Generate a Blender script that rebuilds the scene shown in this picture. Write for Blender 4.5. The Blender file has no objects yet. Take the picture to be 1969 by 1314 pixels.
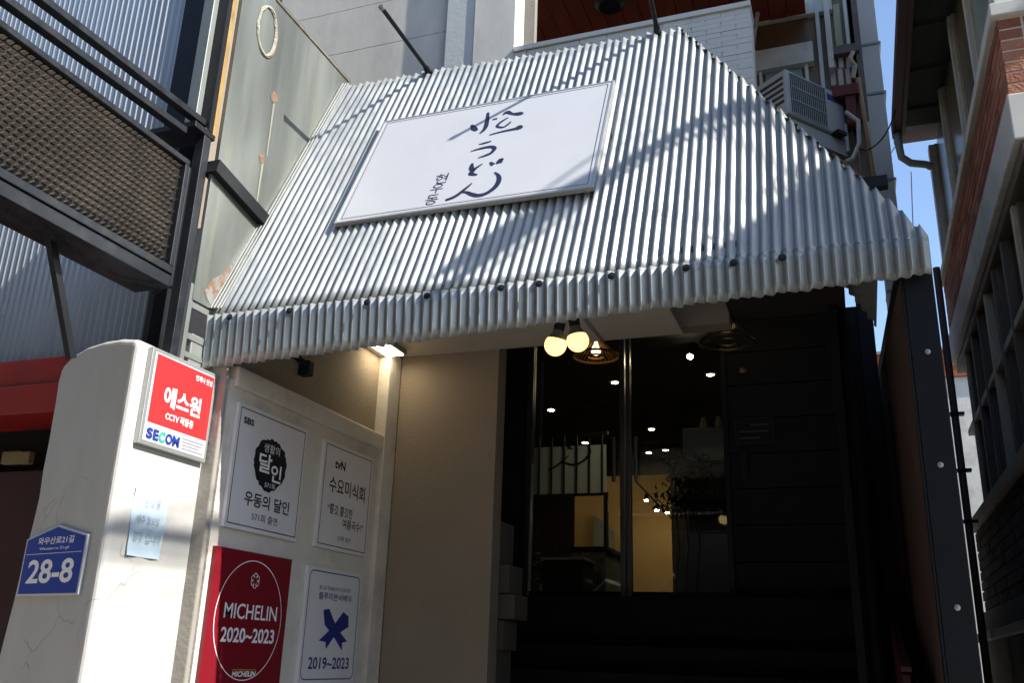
import bpy, math, random
import numpy as np
from mathutils import Vector, Matrix
random.seed(7)
R = math.radians
scene = bpy.context.scene
col = scene.collection

# ---------------------------------------------------------------- camera
FPX, CX, CY = 1783.0, 984.5, 657.0
PITCH, YAW, ROLL = R(18.77), R(20.53), R(1.894)
CAM = Vector((0, 0, 1.6))
fwd = Vector((-math.sin(YAW)*math.cos(PITCH), math.cos(YAW)*math.cos(PITCH), math.sin(PITCH)))
rt0 = Vector((math.cos(YAW), math.sin(YAW), 0))
up0 = rt0.cross(fwd)
RT = rt0*math.cos(ROLL) + up0*math.sin(ROLL)
UP = up0*math.cos(ROLL) - rt0*math.sin(ROLL)
cd = bpy.data.cameras.new('camera'); cam = bpy.data.objects.new('camera', cd); col.objects.link(cam)
cam.matrix_world = Matrix(((RT.x, UP.x, -fwd.x, CAM.x), (RT.y, UP.y, -fwd.y, CAM.y), (RT.z, UP.z, -fwd.z, CAM.z), (0, 0, 0, 1)))
cd.sensor_width = 36.0; cd.lens = 36.0*FPX/1969.0; cd.clip_start = 0.05; cd.clip_end = 3000
scene.camera = cam

def ray(x, y): return RT*((x-CX)/FPX) + UP*(-(y-CY)/FPX) + fwd
def atY(x, y, Y): d = ray(x, y); return CAM + d*((Y-CAM.y)/d.y)
def atX(x, y, X): d = ray(x, y); return CAM + d*((X-CAM.x)/d.x)
def atZ(x, y, Z): d = ray(x, y); return CAM + d*((Z-CAM.z)/d.z)
def atP(x, y, p, n): d = ray(x, y); return CAM + d*((Vector(p)-CAM).dot(n)/d.dot(n))

# ---------------------------------------------------------------- sky, sun, exposure
SUN = Vector((0.737, -0.095, 0.668)).normalized()
w = bpy.data.worlds.new('World'); scene.world = w; w.use_nodes = True
wn = w.node_tree.nodes; wl = w.node_tree.links
sky = wn.new('ShaderNodeTexSky'); sky.sky_type = 'NISHITA'; sky.sun_disc = False
sky.sun_elevation = math.asin(SUN.z); sky.sun_rotation = math.atan2(SUN.x, SUN.y)
sky.air_density = 1.0; sky.dust_density = 0.5; sky.ozone_density = 2.0
bg = wn['Background']; bg.inputs['Strength'].default_value = 0.15
wl.new(sky.outputs[0], bg.inputs[0])
sl = bpy.data.lights.new('sun', 'SUN'); sl.energy = 5.0; sl.angle = R(0.53); sl.color = (1.0, 0.95, 0.88)
so = bpy.data.objects.new('sun', sl); col.objects.link(so)
so.rotation_euler = (-SUN).to_track_quat('-Z', 'Y').to_euler()
scene.view_settings.view_transform = 'Standard'; scene.view_settings.look = 'None'
scene.view_settings.exposure = 0.9; scene.view_settings.gamma = 1.0
scene.view_settings.use_curve_mapping = False
scene.render.engine = 'CYCLES'
scene.cycles.use_denoising = True
scene.cycles.max_bounces = 6; scene.cycles.transparent_max_bounces = 12
scene.cycles.sample_clamp_indirect = 4.0
scene.cycles.caustics_reflective = False; scene.cycles.caustics_refractive = False

# ---------------------------------------------------------------- materials
def lin(c):
    if isinstance(c, str):
        c = [int(c[i:i+2], 16)/255 for i in (0, 2, 4)]
    return tuple((v/12.92 if v <= 0.04045 else ((v+0.055)/1.055)**2.4) for v in c) + (1,)
M = {}
def mat(name, color, rough=0.7, metal=0.0, var=0.0, vscale=6.0, bump=0.0, bscale=40.0, dirt=None, dscale=2.0, dlo=0.5, dhi=0.7, damt=0.5, stretch=(1, 1, 1), spec=0.5, coat=0.0, emit=None, estr=0.0, rvar=0.0):
    m = bpy.data.materials.new(name); m.use_nodes = True
    nt = m.node_tree; N = nt.nodes; L = nt.links
    b = N['Principled BSDF']
    base = color if len(color) == 4 else tuple(color)+(1,)
    b.inputs['Base Color'].default_value = base
    b.inputs['Roughness'].default_value = rough; b.inputs['Metallic'].default_value = metal
    b.inputs['Specular IOR Level'].default_value = spec
    b.inputs['Coat Weight'].default_value = coat
    if emit:
        b.inputs['Emission Color'].default_value = emit; b.inputs['Emission Strength'].default_value = estr
    tc = mp = None
    def coords():
        nonlocal tc, mp
        if not tc:
            tc = N.new('ShaderNodeTexCoord'); mp = N.new('ShaderNodeMapping'); mp.inputs['Scale'].default_value = stretch
            L.new(tc.outputs['Object'], mp.inputs['Vector'])
        return mp.outputs[0]
    cur = None
    if var > 0:
        n = N.new('ShaderNodeTexNoise'); n.inputs['Scale'].default_value = vscale; n.inputs['Detail'].default_value = 6; n.inputs['Roughness'].default_value = 0.6
        L.new(coords(), n.inputs['Vector'])
        mr = N.new('ShaderNodeMapRange'); mr.inputs[1].default_value = 0.25; mr.inputs[2].default_value = 0.75
        mr.inputs[3].default_value = 1-var; mr.inputs[4].default_value = 1+var*0.6
        L.new(n.outputs['Fac'], mr.inputs[0])
        mx = N.new('ShaderNodeMix'); mx.data_type = 'RGBA'; mx.blend_type = 'MULTIPLY'; mx.inputs[0].default_value = 1
        mx.inputs[6].default_value = base; L.new(mr.outputs[0], mx.inputs[7]); cur = mx.outputs[2]
    if dirt:
        n = N.new('ShaderNodeTexNoise'); n.inputs['Scale'].default_value = dscale; n.inputs['Detail'].default_value = 9; n.inputs['Roughness'].default_value = 0.7
        L.new(coords(), n.inputs['Vector'])
        mr = N.new('ShaderNodeMapRange'); mr.inputs[1].default_value = dlo; mr.inputs[2].default_value = dhi; mr.inputs[4].default_value = damt
        L.new(n.outputs['Fac'], mr.inputs[0])
        mx = N.new('ShaderNodeMix'); mx.data_type = 'RGBA'
        L.new(mr.outputs[0], mx.inputs[0])
        if cur: L.new(cur, mx.inputs[6])
        else: mx.inputs[6].default_value = base
        mx.inputs[7].default_value = dirt if len(dirt) == 4 else tuple(dirt)+(1,)
        cur = mx.outputs[2]
    if cur: L.new(cur, b.inputs['Base Color'])
    if rvar > 0:
        n = N.new('ShaderNodeTexNoise'); n.inputs['Scale'].default_value = vscale*2.3; n.inputs['Detail'].default_value = 5
        L.new(coords(), n.inputs['Vector'])
        mr = N.new('ShaderNodeMapRange'); mr.inputs[1].default_value = 0.3; mr.inputs[2].default_value = 0.7; mr.inputs[3].default_value = max(0.03, rough-rvar); mr.inputs[4].default_value = min(1, rough+rvar)
        L.new(n.outputs['Fac'], mr.inputs[0]); L.new(mr.outputs[0], b.inputs['Roughness'])
    if bump > 0:
        n = N.new('ShaderNodeTexNoise'); n.inputs['Scale'].default_value = bscale; n.inputs['Detail'].default_value = 8
        L.new(coords(), n.inputs['Vector'])
        bp = N.new('ShaderNodeBump'); bp.inputs['Strength'].default_value = bump; bp.inputs['Distance'].default_value = 0.02
        L.new(n.outputs['Fac'], bp.inputs['Height']); L.new(bp.outputs[0], b.inputs['Normal'])
    M[name] = m
    return m

mat('plaster_white', lin('bfbdb7'), 0.85, var=0.10, vscale=5, bump=0.35, bscale=9, dirt=lin('9a9488'), dscale=1.6, dlo=0.55, dhi=0.8, damt=0.55, stretch=(1, 1, 0.45))
mat('plaster_cream', lin('d6cfc4'), 0.85, var=0.08, vscale=4, bump=0.2, bscale=30, dirt=lin('81756a'), dscale=2.2, damt=0.4)
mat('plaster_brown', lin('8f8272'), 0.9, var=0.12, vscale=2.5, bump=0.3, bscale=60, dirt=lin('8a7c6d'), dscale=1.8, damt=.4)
mat('wall_grey', lin('e4e1d7'), 0.85, var=0.05, vscale=2, bump=0.05, bscale=25, dirt=lin('8f8f86'), dscale=1.2, damt=0.35, stretch=(1, 1, 0.4))
mat('wall_pale', lin('cfd4d2'), 0.7, var=0.06, vscale=2, bump=0.08, bscale=40)
mat('galvanised', lin('9a9d9b'), 0.40, metal=0.4, var=0.18, dirt=lin('8b8878'), dscale=7, dlo=.52, dhi=.75, damt=.6, vscale=7, stretch=(1, 1, 0.15), rvar=0.12, bump=0.05, bscale=12)
mat('galvanised_left', lin('b3b9bc'), 0.35, metal=0.3, var=0.14, vscale=6, stretch=(1, 1, 0.12), rvar=0.1, bump=0.05, bscale=10)
mat('zinc_panel', lin('858a85'), 0.42, metal=0.6, var=0.3, vscale=3.5, stretch=(1, 1.0, 0.10), rvar=0.12, dirt=lin('9c9a86'), dscale=9, dlo=0.56, dhi=0.72, damt=0.7, bump=0.04, bscale=8)
mat('rust', lin('7a6350'), 0.9, var=0.35, vscale=25, dirt=lin('c89a63'), dscale=14, damt=0.7)
mat('weld_white', lin('a9a698'), 0.8, var=0.3, vscale=30, bump=0.6, bscale=60)
mat('rust_streak', lin('90917f'), 0.75, var=0.3, vscale=20, stretch=(1, 1, 0.1))
mat('steel_dark', lin('33373c'), 0.45, metal=0.6, var=0.3, vscale=8, dirt=lin('5a4634'), dscale=7, dlo=0.58, dhi=0.72, damt=0.6, rvar=0.12)
mat('steel_black', lin('181a1e'), 0.5, metal=0.3, var=0.2, vscale=10)
mat('steel_grey', lin('8b918d'), 0.5, metal=0.5, var=0.2, vscale=8, stretch=(1, 1, .3), dirt=lin('a8926a'), dscale=5, dlo=.58, dhi=.72, damt=.5)
mat('steel_ochre', lin('a8894f'), 0.65, metal=0.2, var=0.3, vscale=9, dirt=lin('6f5a3a'), dscale=10)
mat('louvre', lin('8a8278'), 0.7, var=0.4, vscale=5)
mat('sign_white', lin('c3c5c9'), 0.4, var=0.05, vscale=2, dirt=lin('a5a49e'), dscale=1.5, dlo=.5, dhi=.8, damt=.4)
mat('board_white', lin('dedada'), 0.45, var=0.05, vscale=3)
mat('ink_navy', lin('1c2140'), 0.5)
mat('ink_blue', lin('1b2b78'), 0.45)
mat('ink_black', lin('15151a'), 0.5)
mat('ink_white', lin('f0f0f0'), 0.45)
mat('ink_grey', lin('8e9096'), 0.5)
mat('ink_dim', lin('4a4a50'), 0.6)
mat('ink_teal', lin('34b89a'), 0.45)
mat('ink_secom', lin('223a8c'), 0.45)
mat('ink_gold', lin('c9a43a'), 0.45)
mat('sign_red', lin('e23234'), 0.4, var=0.05, vscale=2)
mat('guide_red', lin('7c1521'), 0.4, var=0.06, vscale=3)
mat('plate_blue', lin('0f3a9e'), 0.55, spec=0.25, var=0.06, vscale=4)
mat('paper_blue', lin('c3d6e2'), 0.75, var=0.06, vscale=8, bump=0.2, bscale=12)
mat('silver_frame', lin('b8bab8'), 0.4, metal=0.6, var=0.1, vscale=12)
mat('red_fascia', lin('9c1f1c'), 0.5, var=0.15, vscale=4, dirt=lin('5f1512'), dscale=3)
mat('maroon', lin('3a0e10'), 0.6, var=0.2, vscale=4)
mat('cardboard', lin('8a7657'), 0.8, var=0.15, vscale=9)
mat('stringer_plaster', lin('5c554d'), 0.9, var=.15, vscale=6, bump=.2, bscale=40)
mat('void_dark', lin('151313'), 0.8, var=0.2, vscale=5)
mat('stone_black', lin('121213'), 0.75, spec=.25, var=0.3, vscale=18, bump=0.1, bscale=60)
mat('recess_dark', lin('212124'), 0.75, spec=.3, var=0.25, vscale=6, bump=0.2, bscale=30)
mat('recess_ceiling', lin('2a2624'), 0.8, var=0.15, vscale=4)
mat('ceiling_board', lin('c0b7a8'), 0.8, var=0.06, vscale=3, bump=0.05, bscale=30)
mat('wood_soffit', lin('853a28'), 0.55, var=0.35, vscale=5, stretch=(6, 0.5, 1), bump=0.1, bscale=20)
mat('door_steel', lin('7d7d7a'), 0.3, metal=0.85, var=0.1, vscale=10)
mat('bulb_glass', (1, 0.8, 0.45, 1), 0.4, emit=(1, 0.66, 0.26, 1), estr=1.0)
mat('lamp_hot', (1, 0.9, 0.7, 1), 0.4, emit=(1, 0.80, 0.45, 1), estr=4.0)
mat('downlight', (1, 0.9, 0.7, 1), 0.4, emit=(1, 0.82, 0.50, 1), estr=120.0)
mat('flood', (1, 0.9, 0.7, 1), 0.4, emit=(1, 0.84, 0.56, 1), estr=12.0)
mat('rattan', lin('9a6a38'), 0.65, var=0.3, vscale=30)
mat('bronze', lin('4a3a2c'), 0.4, metal=0.5, var=0.2, vscale=10)
mat('room_warm', lin('c9a26a'), 0.8, var=0.08, vscale=2)
mat('room_pale', lin('a59877'), 0.8, var=0.08, vscale=2)
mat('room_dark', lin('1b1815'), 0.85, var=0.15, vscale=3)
mat('cabinet', lin('8f8f86'), 0.6, var=0.06, vscale=3)
mat('leaf_dark', lin('1e2a1a'), 0.6, var=0.3, vscale=20)
mat('white_frame', lin('d8d8ce'), 0.55, var=0.1, vscale=6, dirt=lin('8a867c'), dscale=4, damt=0.4)
mat('sill_white', lin('dcd9cf'), 0.7, var=0.08, vscale=5, dirt=lin('908a80'), dscale=3, damt=0.5)
mat('eave_brown', lin('5b4440'), 0.6, var=0.2, vscale=4)
mat('eave_dark', lin('454643'), 0.8, var=0.3, vscale=4)
mat('mortar', lin('d8cbb8'), 0.9, var=0.12, vscale=20, bump=0.3, bscale=80)
mat('mortar_dark', lin('4a443f'), 0.9, var=0.15, vscale=20)
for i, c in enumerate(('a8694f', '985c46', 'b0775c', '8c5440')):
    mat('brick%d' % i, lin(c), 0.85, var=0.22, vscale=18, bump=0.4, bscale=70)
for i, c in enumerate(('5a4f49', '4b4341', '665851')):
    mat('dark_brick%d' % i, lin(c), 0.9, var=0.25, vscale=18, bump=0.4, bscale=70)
mat('window_dark', lin('1b2023'), 0.08, spec=0.6, var=0.2, vscale=2)
mat('window_frost', lin('98aca4'), 0.3, var=0.12, vscale=3)
mat('window_olive', lin('726c56'), 0.25, var=0.2, vscale=2)
mat('frame_brown', lin('6b6053'), 0.6, var=0.2, vscale=6)
mat('frame_aged_lit', lin('c4b79e'), 0.6, var=0.25, vscale=8)
mat('ac_case', lin('c6cac6'), 0.5, var=0.06, vscale=5)
mat('ac_grille', lin('3c3f40'), 0.6)
mat('ac_blue', lin('3a4f8a'), 0.5)
mat('tile_pink', lin('c7b7aa'), 0.4, var=0.1, vscale=7)
mat('red_box', lin('6d2f26'), 0.7, var=0.2, vscale=8)
mat('amber_glass', lin('6b5238'), 0.3, var=0.25, vscale=2)
mat('curtain', lin('b6b393'), 0.8, var=0.2, vscale=10, stretch=(4, 1, .3))
mat('cable_black', lin('141518'), 0.6)
mat('pvc_white', lin('c3c4c0'), 0.5, var=0.08, vscale=5)
mat('timber', lin('a8845a'), 0.7, var=0.2, vscale=10)
mat('rust_board', lin('3c2622'), 0.75, var=0.35, vscale=3.5, dirt=lin('6b4630'), dscale=5, damt=0.5, stretch=(1, 1, .5))
mat('rail_red', lin('420d13'), 0.5, var=0.1, vscale=5)
mat('post_navy', lin('101115'), 0.55, metal=0.3, var=0.25, vscale=6)
mat('paving', lin('9c978f'), 0.9, var=0.15, vscale=8, bump=0.3, bscale=80)
mat('concrete', lin('9a958c'), 0.9, var=0.15, vscale=3, bump=0.15, bscale=40)
mat('concrete_dark', lin('8a867f'), 0.9, var=0.15, vscale=3, bump=0.15, bscale=40)
mat('dark_cladding', lin('34302d'), 0.85, var=0.2, vscale=2)  # dark facing for unseen buildings, keeps their bounce light low
mat('orange_brick', lin('a06038'), 0.85, var=0.25, vscale=20)

# clear glass: mostly see-through with a sharp fresnel reflection
def glass_mat(name, tint=(0.82, 0.86, 0.85, 1)):
    m = bpy.data.materials.new(name); m.use_nodes = True; N = m.node_tree.nodes; L = m.node_tree.links
    N.remove(N['Principled BSDF'])
    t = N.new('ShaderNodeBsdfTransparent'); t.inputs[0].default_value = tint
    g = N.new('ShaderNodeBsdfGlossy'); g.inputs['Roughness'].default_value = 0.02
    f = N.new('ShaderNodeFresnel'); f.inputs[0].default_value = 1.7
    x = N.new('ShaderNodeMixShader')
    L.new(f.outputs[0], x.inputs[0]); L.new(t.outputs[0], x.inputs[1]); L.new(g.outputs[0], x.inputs[2]); L.new(x.outputs[0], N['Material Output'].inputs[0])
    M[name] = m
glass_mat('clear_glass')

def cracked(name):
    """white plaster with hairline cracks and stains"""
    m = M['plaster_white']; N = m.node_tree.nodes; L = m.node_tree.links; b = N['Principled BSDF']
    src = b.inputs['Base Color'].links[0].from_socket
    tc = N.new('ShaderNodeTexCoord'); nz = N.new('ShaderNodeTexNoise'); nz.inputs['Scale'].default_value = 7
    L.new(tc.outputs['Object'], nz.inputs['Vector'])
    ad = N.new('ShaderNodeMix'); ad.data_type = 'VECTOR'; ad.inputs[0].default_value = 0.12
    L.new(tc.outputs['Object'], ad.inputs[4]); L.new(nz.outputs['Color'], ad.inputs[5])
    v = N.new('ShaderNodeTexVoronoi'); v.feature = 'DISTANCE_TO_EDGE'; v.inputs['Scale'].default_value = 3.2
    L.new(ad.outputs[1], v.inputs['Vector'])
    mr = N.new('ShaderNodeMapRange'); mr.inputs[1].default_value = 0.004; mr.inputs[2].default_value = 0.012; mr.inputs[3].default_value = 1; mr.inputs[4].default_value = 0
    L.new(v.outputs['Distance'], mr.inputs[0])
    n2 = N.new('ShaderNodeTexNoise'); n2.inputs['Scale'].default_value = 3.1; L.new(tc.outputs['Object'], n2.inputs['Vector'])
    m2 = N.new('ShaderNodeMapRange'); m2.inputs[1].default_value = 0.54; m2.inputs[2].default_value = 0.6; m2.inputs[4].default_value = 0.4
    L.new(n2.outputs['Fac'], m2.inputs[0])
    mu = N.new('ShaderNodeMath'); mu.operation = 'MULTIPLY'; L.new(mr.outputs[0], mu.inputs[0]); L.new(m2.outputs[0], mu.inputs[1])
    mx = N.new('ShaderNodeMix'); mx.data_type = 'RGBA'; L.new(mu.outputs[0], mx.inputs[0]); L.new(src, mx.inputs[6]); mx.inputs[7].default_value = lin('6a665e')
    L.new(mx.outputs[2], b.inputs['Base Color'])
cracked('plaster_white')

# ---------------------------------------------------------------- mesh helpers
OFF = {}
class MB:
    def __init__(s): s.v = []; s.f = []
    def add(s, vs, fs):
        o = len(s.v); s.v += [Vector(p) for p in vs]; s.f += [tuple(i+o for i in f) for f in fs]; return s
    def box(s, x0, x1, y0, y1, z0, z1):
        x0, x1 = sorted((x0, x1)); y0, y1 = sorted((y0, y1)); z0, z1 = sorted((z0, z1))
        return s.add([(x0, y0, z0), (x1, y0, z0), (x1, y1, z0), (x0, y1, z0), (x0, y0, z1), (x1, y0, z1), (x1, y1, z1), (x0, y1, z1)],
                     [(0, 3, 2, 1), (4, 5, 6, 7), (0, 1, 5, 4), (1, 2, 6, 5), (2, 3, 7, 6), (3, 0, 4, 7)])
    def obox(s, o, u, v, n, u0, u1, v0, v1, n0, n1):
        P = lambda a, b, c: Vector(o)+u*a+v*b+n*c
        return s.add([P(u0, v0, n0), P(u1, v0, n0), P(u1, v1, n0), P(u0, v1, n0), P(u0, v0, n1), P(u1, v0, n1), P(u1, v1, n1), P(u0, v1, n1)],
                     [(0, 3, 2, 1), (4, 5, 6, 7), (0, 1, 5, 4), (1, 2, 6, 5), (2, 3, 7, 6), (3, 0, 4, 7)])
    def bar(s, a, b, wd, ht, upv=(0, 0, 1)):
        a = Vector(a); b = Vector(b); d = (b-a); L = d.length; d.normalize()
        u = Vector(upv); sd = d.cross(u).normalized(); u = sd.cross(d)
        return s.obox(a, d, sd, u, 0, L, -wd/2, wd/2, -ht/2, ht/2)
    def prism(s, pts, ext):
        n = len(pts); e = Vector(ext); p = [Vector(q) for q in pts]
        return s.add(p+[q+e for q in p], [tuple(range(n-1, -1, -1)), tuple(range(n, 2*n))]+[(i, (i+1) % n, n+(i+1) % n, n+i) for i in range(n)])
    def tube(s, pts, r, n=10, cap=True):
        pts = [Vector(p) for p in pts]; rings = []
        rr = r if isinstance(r, (list, tuple)) else [r]*len(pts)
        t0 = (pts[1]-pts[0]).normalized(); a = t0.orthogonal().normalized()
        for i, p in enumerate(pts):
            t = (pts[min(i+1, len(pts)-1)]-pts[max(i-1, 0)]).normalized()
            a = (a-t*a.dot(t)).normalized(); b = t.cross(a)
            rings.append([p+(a*math.cos(2*math.pi*k/n)+b*math.sin(2*math.pi*k/n))*rr[i] for k in range(n)])
        vs = [q for g in rings for q in g]; fs = []
        for i in range(len(pts)-1):
            for k in range(n): fs.append((i*n+k, i*n+(k+1) % n, (i+1)*n+(k+1) % n, (i+1)*n+k))
        if cap: fs += [tuple(range(n-1, -1, -1)), tuple((len(pts)-1)*n+k for k in range(n))]
        return s.add(vs, fs)
    def lathe(s, c, prof, n=24, axis=(0, 0, 1)):
        ax = Vector(axis).normalized(); a = ax.orthogonal().normalized(); b = ax.cross(a); c = Vector(c)
        vs = [c+ax*h+(a*math.cos(2*math.pi*k/n)+b*math.sin(2*math.pi*k/n))*r for r, h in prof for k in range(n)]
        fs = [(i*n+k, i*n+(k+1) % n, (i+1)*n+(k+1) % n, (i+1)*n+k) for i in range(len(prof)-1) for k in range(n)]
        return s.add(vs, fs)
    def build(s, name, material, parent=None, smooth=False, bevel=0.0, seg=2, label=None, kind=None):
        me = bpy.data.meshes.new(name)
        off = OFF.get(parent.name, Vector()) if parent else Vector()
        me.from_pydata([tuple(p-off) for p in s.v], [], s.f); me.update()
        me.materials.append(M[material] if isinstance(material, str) else material)
        if smooth:
            for p in me.polygons: p.use_smooth = True
        o = bpy.data.objects.new(name, me); col.objects.link(o)
        if parent: o.parent = parent; OFF[o.name] = off
        if bevel:
            b = o.modifiers.new('bevel', 'BEVEL'); b.width = bevel; b.segments = seg; b.limit_method = 'ANGLE'
        if label: o['label'] = label
        if kind: o['kind'] = kind
        return o
def tag(o, label=None, cat=None, group=None, kind=None):
    if label: o['label'] = label
    if cat: o['category'] = cat
    if group: o['group'] = group
    if kind: o['kind'] = kind
    return o
def thing(name, label, cat, loc=(0, 0, 0), group=None):
    o = bpy.data.objects.new(name, None); col.objects.link(o); o.location = loc; o.empty_display_size = 0.1
    OFF[o.name] = Vector(loc)
    return tag(o, label, cat, group)
def copy_at(src, loc, parent=None):
    c = src.copy(); col.objects.link(c); c.location = loc; c.parent = parent; return c

class Plane2:
    """a flat surface: origin, right, up, outward normal"""
    def __init__(s, o, u, v): s.o = Vector(o); s.u = Vector(u).normalized(); s.v = Vector(v).normalized(); s.n = s.u.cross(s.v)
    def p(s, a, b, c=0): return s.o+s.u*a+s.v*b+s.n*c
    def px(s, x, y):
        q = atP(x, y, s.o, s.n)-s.o; return q.dot(s.u), q.dot(s.v)

_cache = {}
def glyphs(txt, bold=0.0, spacing=1.0):
    k = (txt, bold, spacing)
    if k not in _cache:
        cu = bpy.data.curves.new('t', 'FONT'); cu.body = txt; cu.size = 1; cu.offset = bold; cu.space_character = spacing; cu.resolution_u = 4; cu.space_line = 1.0
        ob = bpy.data.objects.new('t', cu); col.objects.link(ob)
        dg = bpy.context.evaluated_depsgraph_get(); dg.update()
        me = bpy.data.meshes.new_from_object(ob.evaluated_get(dg))
        vs = [(v.co.x, v.co.y) for v in me.vertices]; fs = [tuple(p.vertices) for p in me.polygons]
        bpy.data.objects.remove(ob); bpy.data.curves.remove(cu); bpy.data.meshes.remove(me)
        _cache[k] = (vs, fs)
    return _cache[k]
def text(pl, txt, box, material, parent, bold=0.012, lift=0.004, name='lettering', spacing=1.0, shear=0.0):
    vs, fs = glyphs(txt, bold, spacing)
    if not vs: return None
    a = np.array(vs); lo = a.min(0); hi = a.max(0)
    u0, v0, u1, v1 = box
    m = MB()
    m.add([pl.p(u0+(x-lo[0])/(hi[0]-lo[0])*(u1-u0)+shear*(y-lo[1])/(hi[1]-lo[1]), v0+(y-lo[1])/(hi[1]-lo[1])*(v1-v0), lift) for x, y in vs], fs)
    return m.build(name, material, parent)
def frac(w, h, u0, vt, u1, vb): return (w*u0, h*(1-vb), w*u1, h*(1-vt))
def rect_outline(pl, u0, v0, u1, v1, t, material, parent, lift=0.004, name='border_line', rad=0.0):
    m = MB()
    if rad <= 0:
        outer = [(u0, v0), (u1, v0), (u1, v1), (u0, v1)]; inner = [(u0+t, v0+t), (u1-t, v0+t), (u1-t, v1-t), (u0+t, v1-t)]
    else:
        def rr(a0, b0, a1, b1, r):
            P = []
            for cx, cy, s in ((a1-r, b1-r, 0), (a0+r, b1-r, 90), (a0+r, b0+r, 180), (a1-r, b0+r, 270)):
                P += [(cx+r*math.cos(R(s+k*15)), cy+r*math.sin(R(s+k*15))) for k in range(7)]
            return P
        outer = rr(u0, v0, u1, v1, rad); inner = rr(u0+t, v0+t, u1-t, v1-t, max(.001, rad-t))
    n = len(outer)
    m.add([pl.p(a, b, lift) for a, b in outer]+[pl.p(a, b, lift) for a, b in inner], [(i, (i+1) % n, n+(i+1) % n, n+i) for i in range(n)])
    return m.build(name, material, parent)
def brush(m, pl, pts, lift, wd):
    """one brush stroke: points are (u, v, width)"""
    P = []
    for i in range(len(pts)-1):                      # catmull-rom
        p0 = pts[max(i-1, 0)]; p1 = pts[i]; p2 = pts[i+1]; p3 = pts[min(i+2, len(pts)-1)]
        for k in range(6):
            t = k/6
            P.append([0.5*((2*b)+(c-a)*t+(2*a-5*b+4*c-d)*t*t+(-a+3*b-3*c+d)*t**3) for a, b, c, d in zip(p0, p1, p2, p3)])
    P.append(list(pts[-1]))
    vs = []
    for i, (u, v, w_) in enumerate(P):
        a = P[max(i-1, 0)]; b = P[min(i+1, len(P)-1)]
        dx, dy = b[0]-a[0], b[1]-a[1]; L = math.hypot(dx, dy) or 1
        h = max(0.0006, w_*wd)/2
        vs += [pl.p(u-dy/L*h, v+dx/L*h, lift), pl.p(u+dy/L*h, v-dx/L*h, lift)]
    m.add(vs, [(2*i, 2*i+1, 2*i+3, 2*i+2) for i in range(len(P)-1)])

# ================================================================ THE SETTING
g = MB(); g.add([(-400, -400, 0), (400, -400, 0), (400, 400, 0), (-400, 400, 0)], [(0, 1, 2, 3)])
tag(g.build('ground', 'concrete_dark'), 'grey paved ground around the buildings', kind='structure')
g = MB(); g.box(-40, 40, -3.0, 3.0, -0.1, 0.006)
tag(g.build('road', 'paving'), 'pale concrete paved alley in front of the restaurant', kind='structure')

# ================================================================ RESTAURANT BUILDING
FY = 5.40                                       # plane of the main front
RB = thing('restaurant_building', 'pale restaurant building with a dark stair recess under the awning', 'building', (-1.5, 6, 0))
def rb(name, m_, *b, bevel=0.0, **k): return MB().box(*b).build(name, m_, RB, bevel=bevel, **k)
LW = -2.85                                      # the wall with the four award boards
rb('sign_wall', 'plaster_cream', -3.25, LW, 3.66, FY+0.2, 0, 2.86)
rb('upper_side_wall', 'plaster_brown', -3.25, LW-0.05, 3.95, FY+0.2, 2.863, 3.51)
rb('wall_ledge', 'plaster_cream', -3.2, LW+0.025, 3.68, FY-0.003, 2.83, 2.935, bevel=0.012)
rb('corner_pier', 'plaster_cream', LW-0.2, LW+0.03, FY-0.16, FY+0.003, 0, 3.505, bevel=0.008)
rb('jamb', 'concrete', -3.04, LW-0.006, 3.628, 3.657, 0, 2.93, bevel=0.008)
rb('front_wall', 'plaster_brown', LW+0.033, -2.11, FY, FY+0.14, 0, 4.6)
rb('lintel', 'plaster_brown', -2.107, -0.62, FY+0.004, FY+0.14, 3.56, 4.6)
rb('ceiling_board', 'ceiling_board', LW+0.0, -1.425, 3.80, FY-0.004, 3.512, 3.55)
rb('ceiling_board', 'ceiling_board', -1.395, -0.90, 3.80, FY-0.004, 3.512, 3.55)
rb('ceiling_bearer', 'steel_black', -3.0, 0.25, 3.85, 3.90, 3.56, 3.61)
rb('conduit', 'pvc_white', -1.34, -1.10, 4.62, 4.635, 3.497, 3.509)
# recess behind the front
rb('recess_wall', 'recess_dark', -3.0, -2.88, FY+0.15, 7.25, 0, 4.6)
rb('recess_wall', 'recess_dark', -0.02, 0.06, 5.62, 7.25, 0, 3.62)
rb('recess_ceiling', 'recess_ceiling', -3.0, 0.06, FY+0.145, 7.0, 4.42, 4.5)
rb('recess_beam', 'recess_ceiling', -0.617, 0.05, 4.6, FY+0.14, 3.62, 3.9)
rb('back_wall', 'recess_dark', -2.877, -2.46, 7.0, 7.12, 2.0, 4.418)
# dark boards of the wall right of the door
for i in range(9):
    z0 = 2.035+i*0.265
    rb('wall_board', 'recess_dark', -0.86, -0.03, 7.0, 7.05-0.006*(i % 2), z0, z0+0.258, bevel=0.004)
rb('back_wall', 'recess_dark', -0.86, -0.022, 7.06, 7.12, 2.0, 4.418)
# upper front behind the awning
UY = 5.40
rb('upper_wall', 'wall_grey', -4.3, -2.652, UY+0.06, UY+0.2, 4.65, 6.185)
rb('upper_wall', 'wall_grey', -4.3, -2.652, UY+0.06, UY+0.2, 6.191, 6.605)
rb('upper_wall', 'wall_grey', -4.3, -2.652, UY+0.06, UY+0.2, 6.611, 9.0)
rb('upper_wall_backing', 'concrete_dark', -4.3, -2.0, UY+0.203, UY+0.26, 4.65, 9.0)
rb('pilaster', 'wall_pale', -2.65, -2.415, UY+0.01, UY+0.2, 4.65, 9.0)
rb('pilaster', 'wall_grey', -2.412, -2.085, UY, UY+0.2, 4.65, 9.0)
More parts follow.
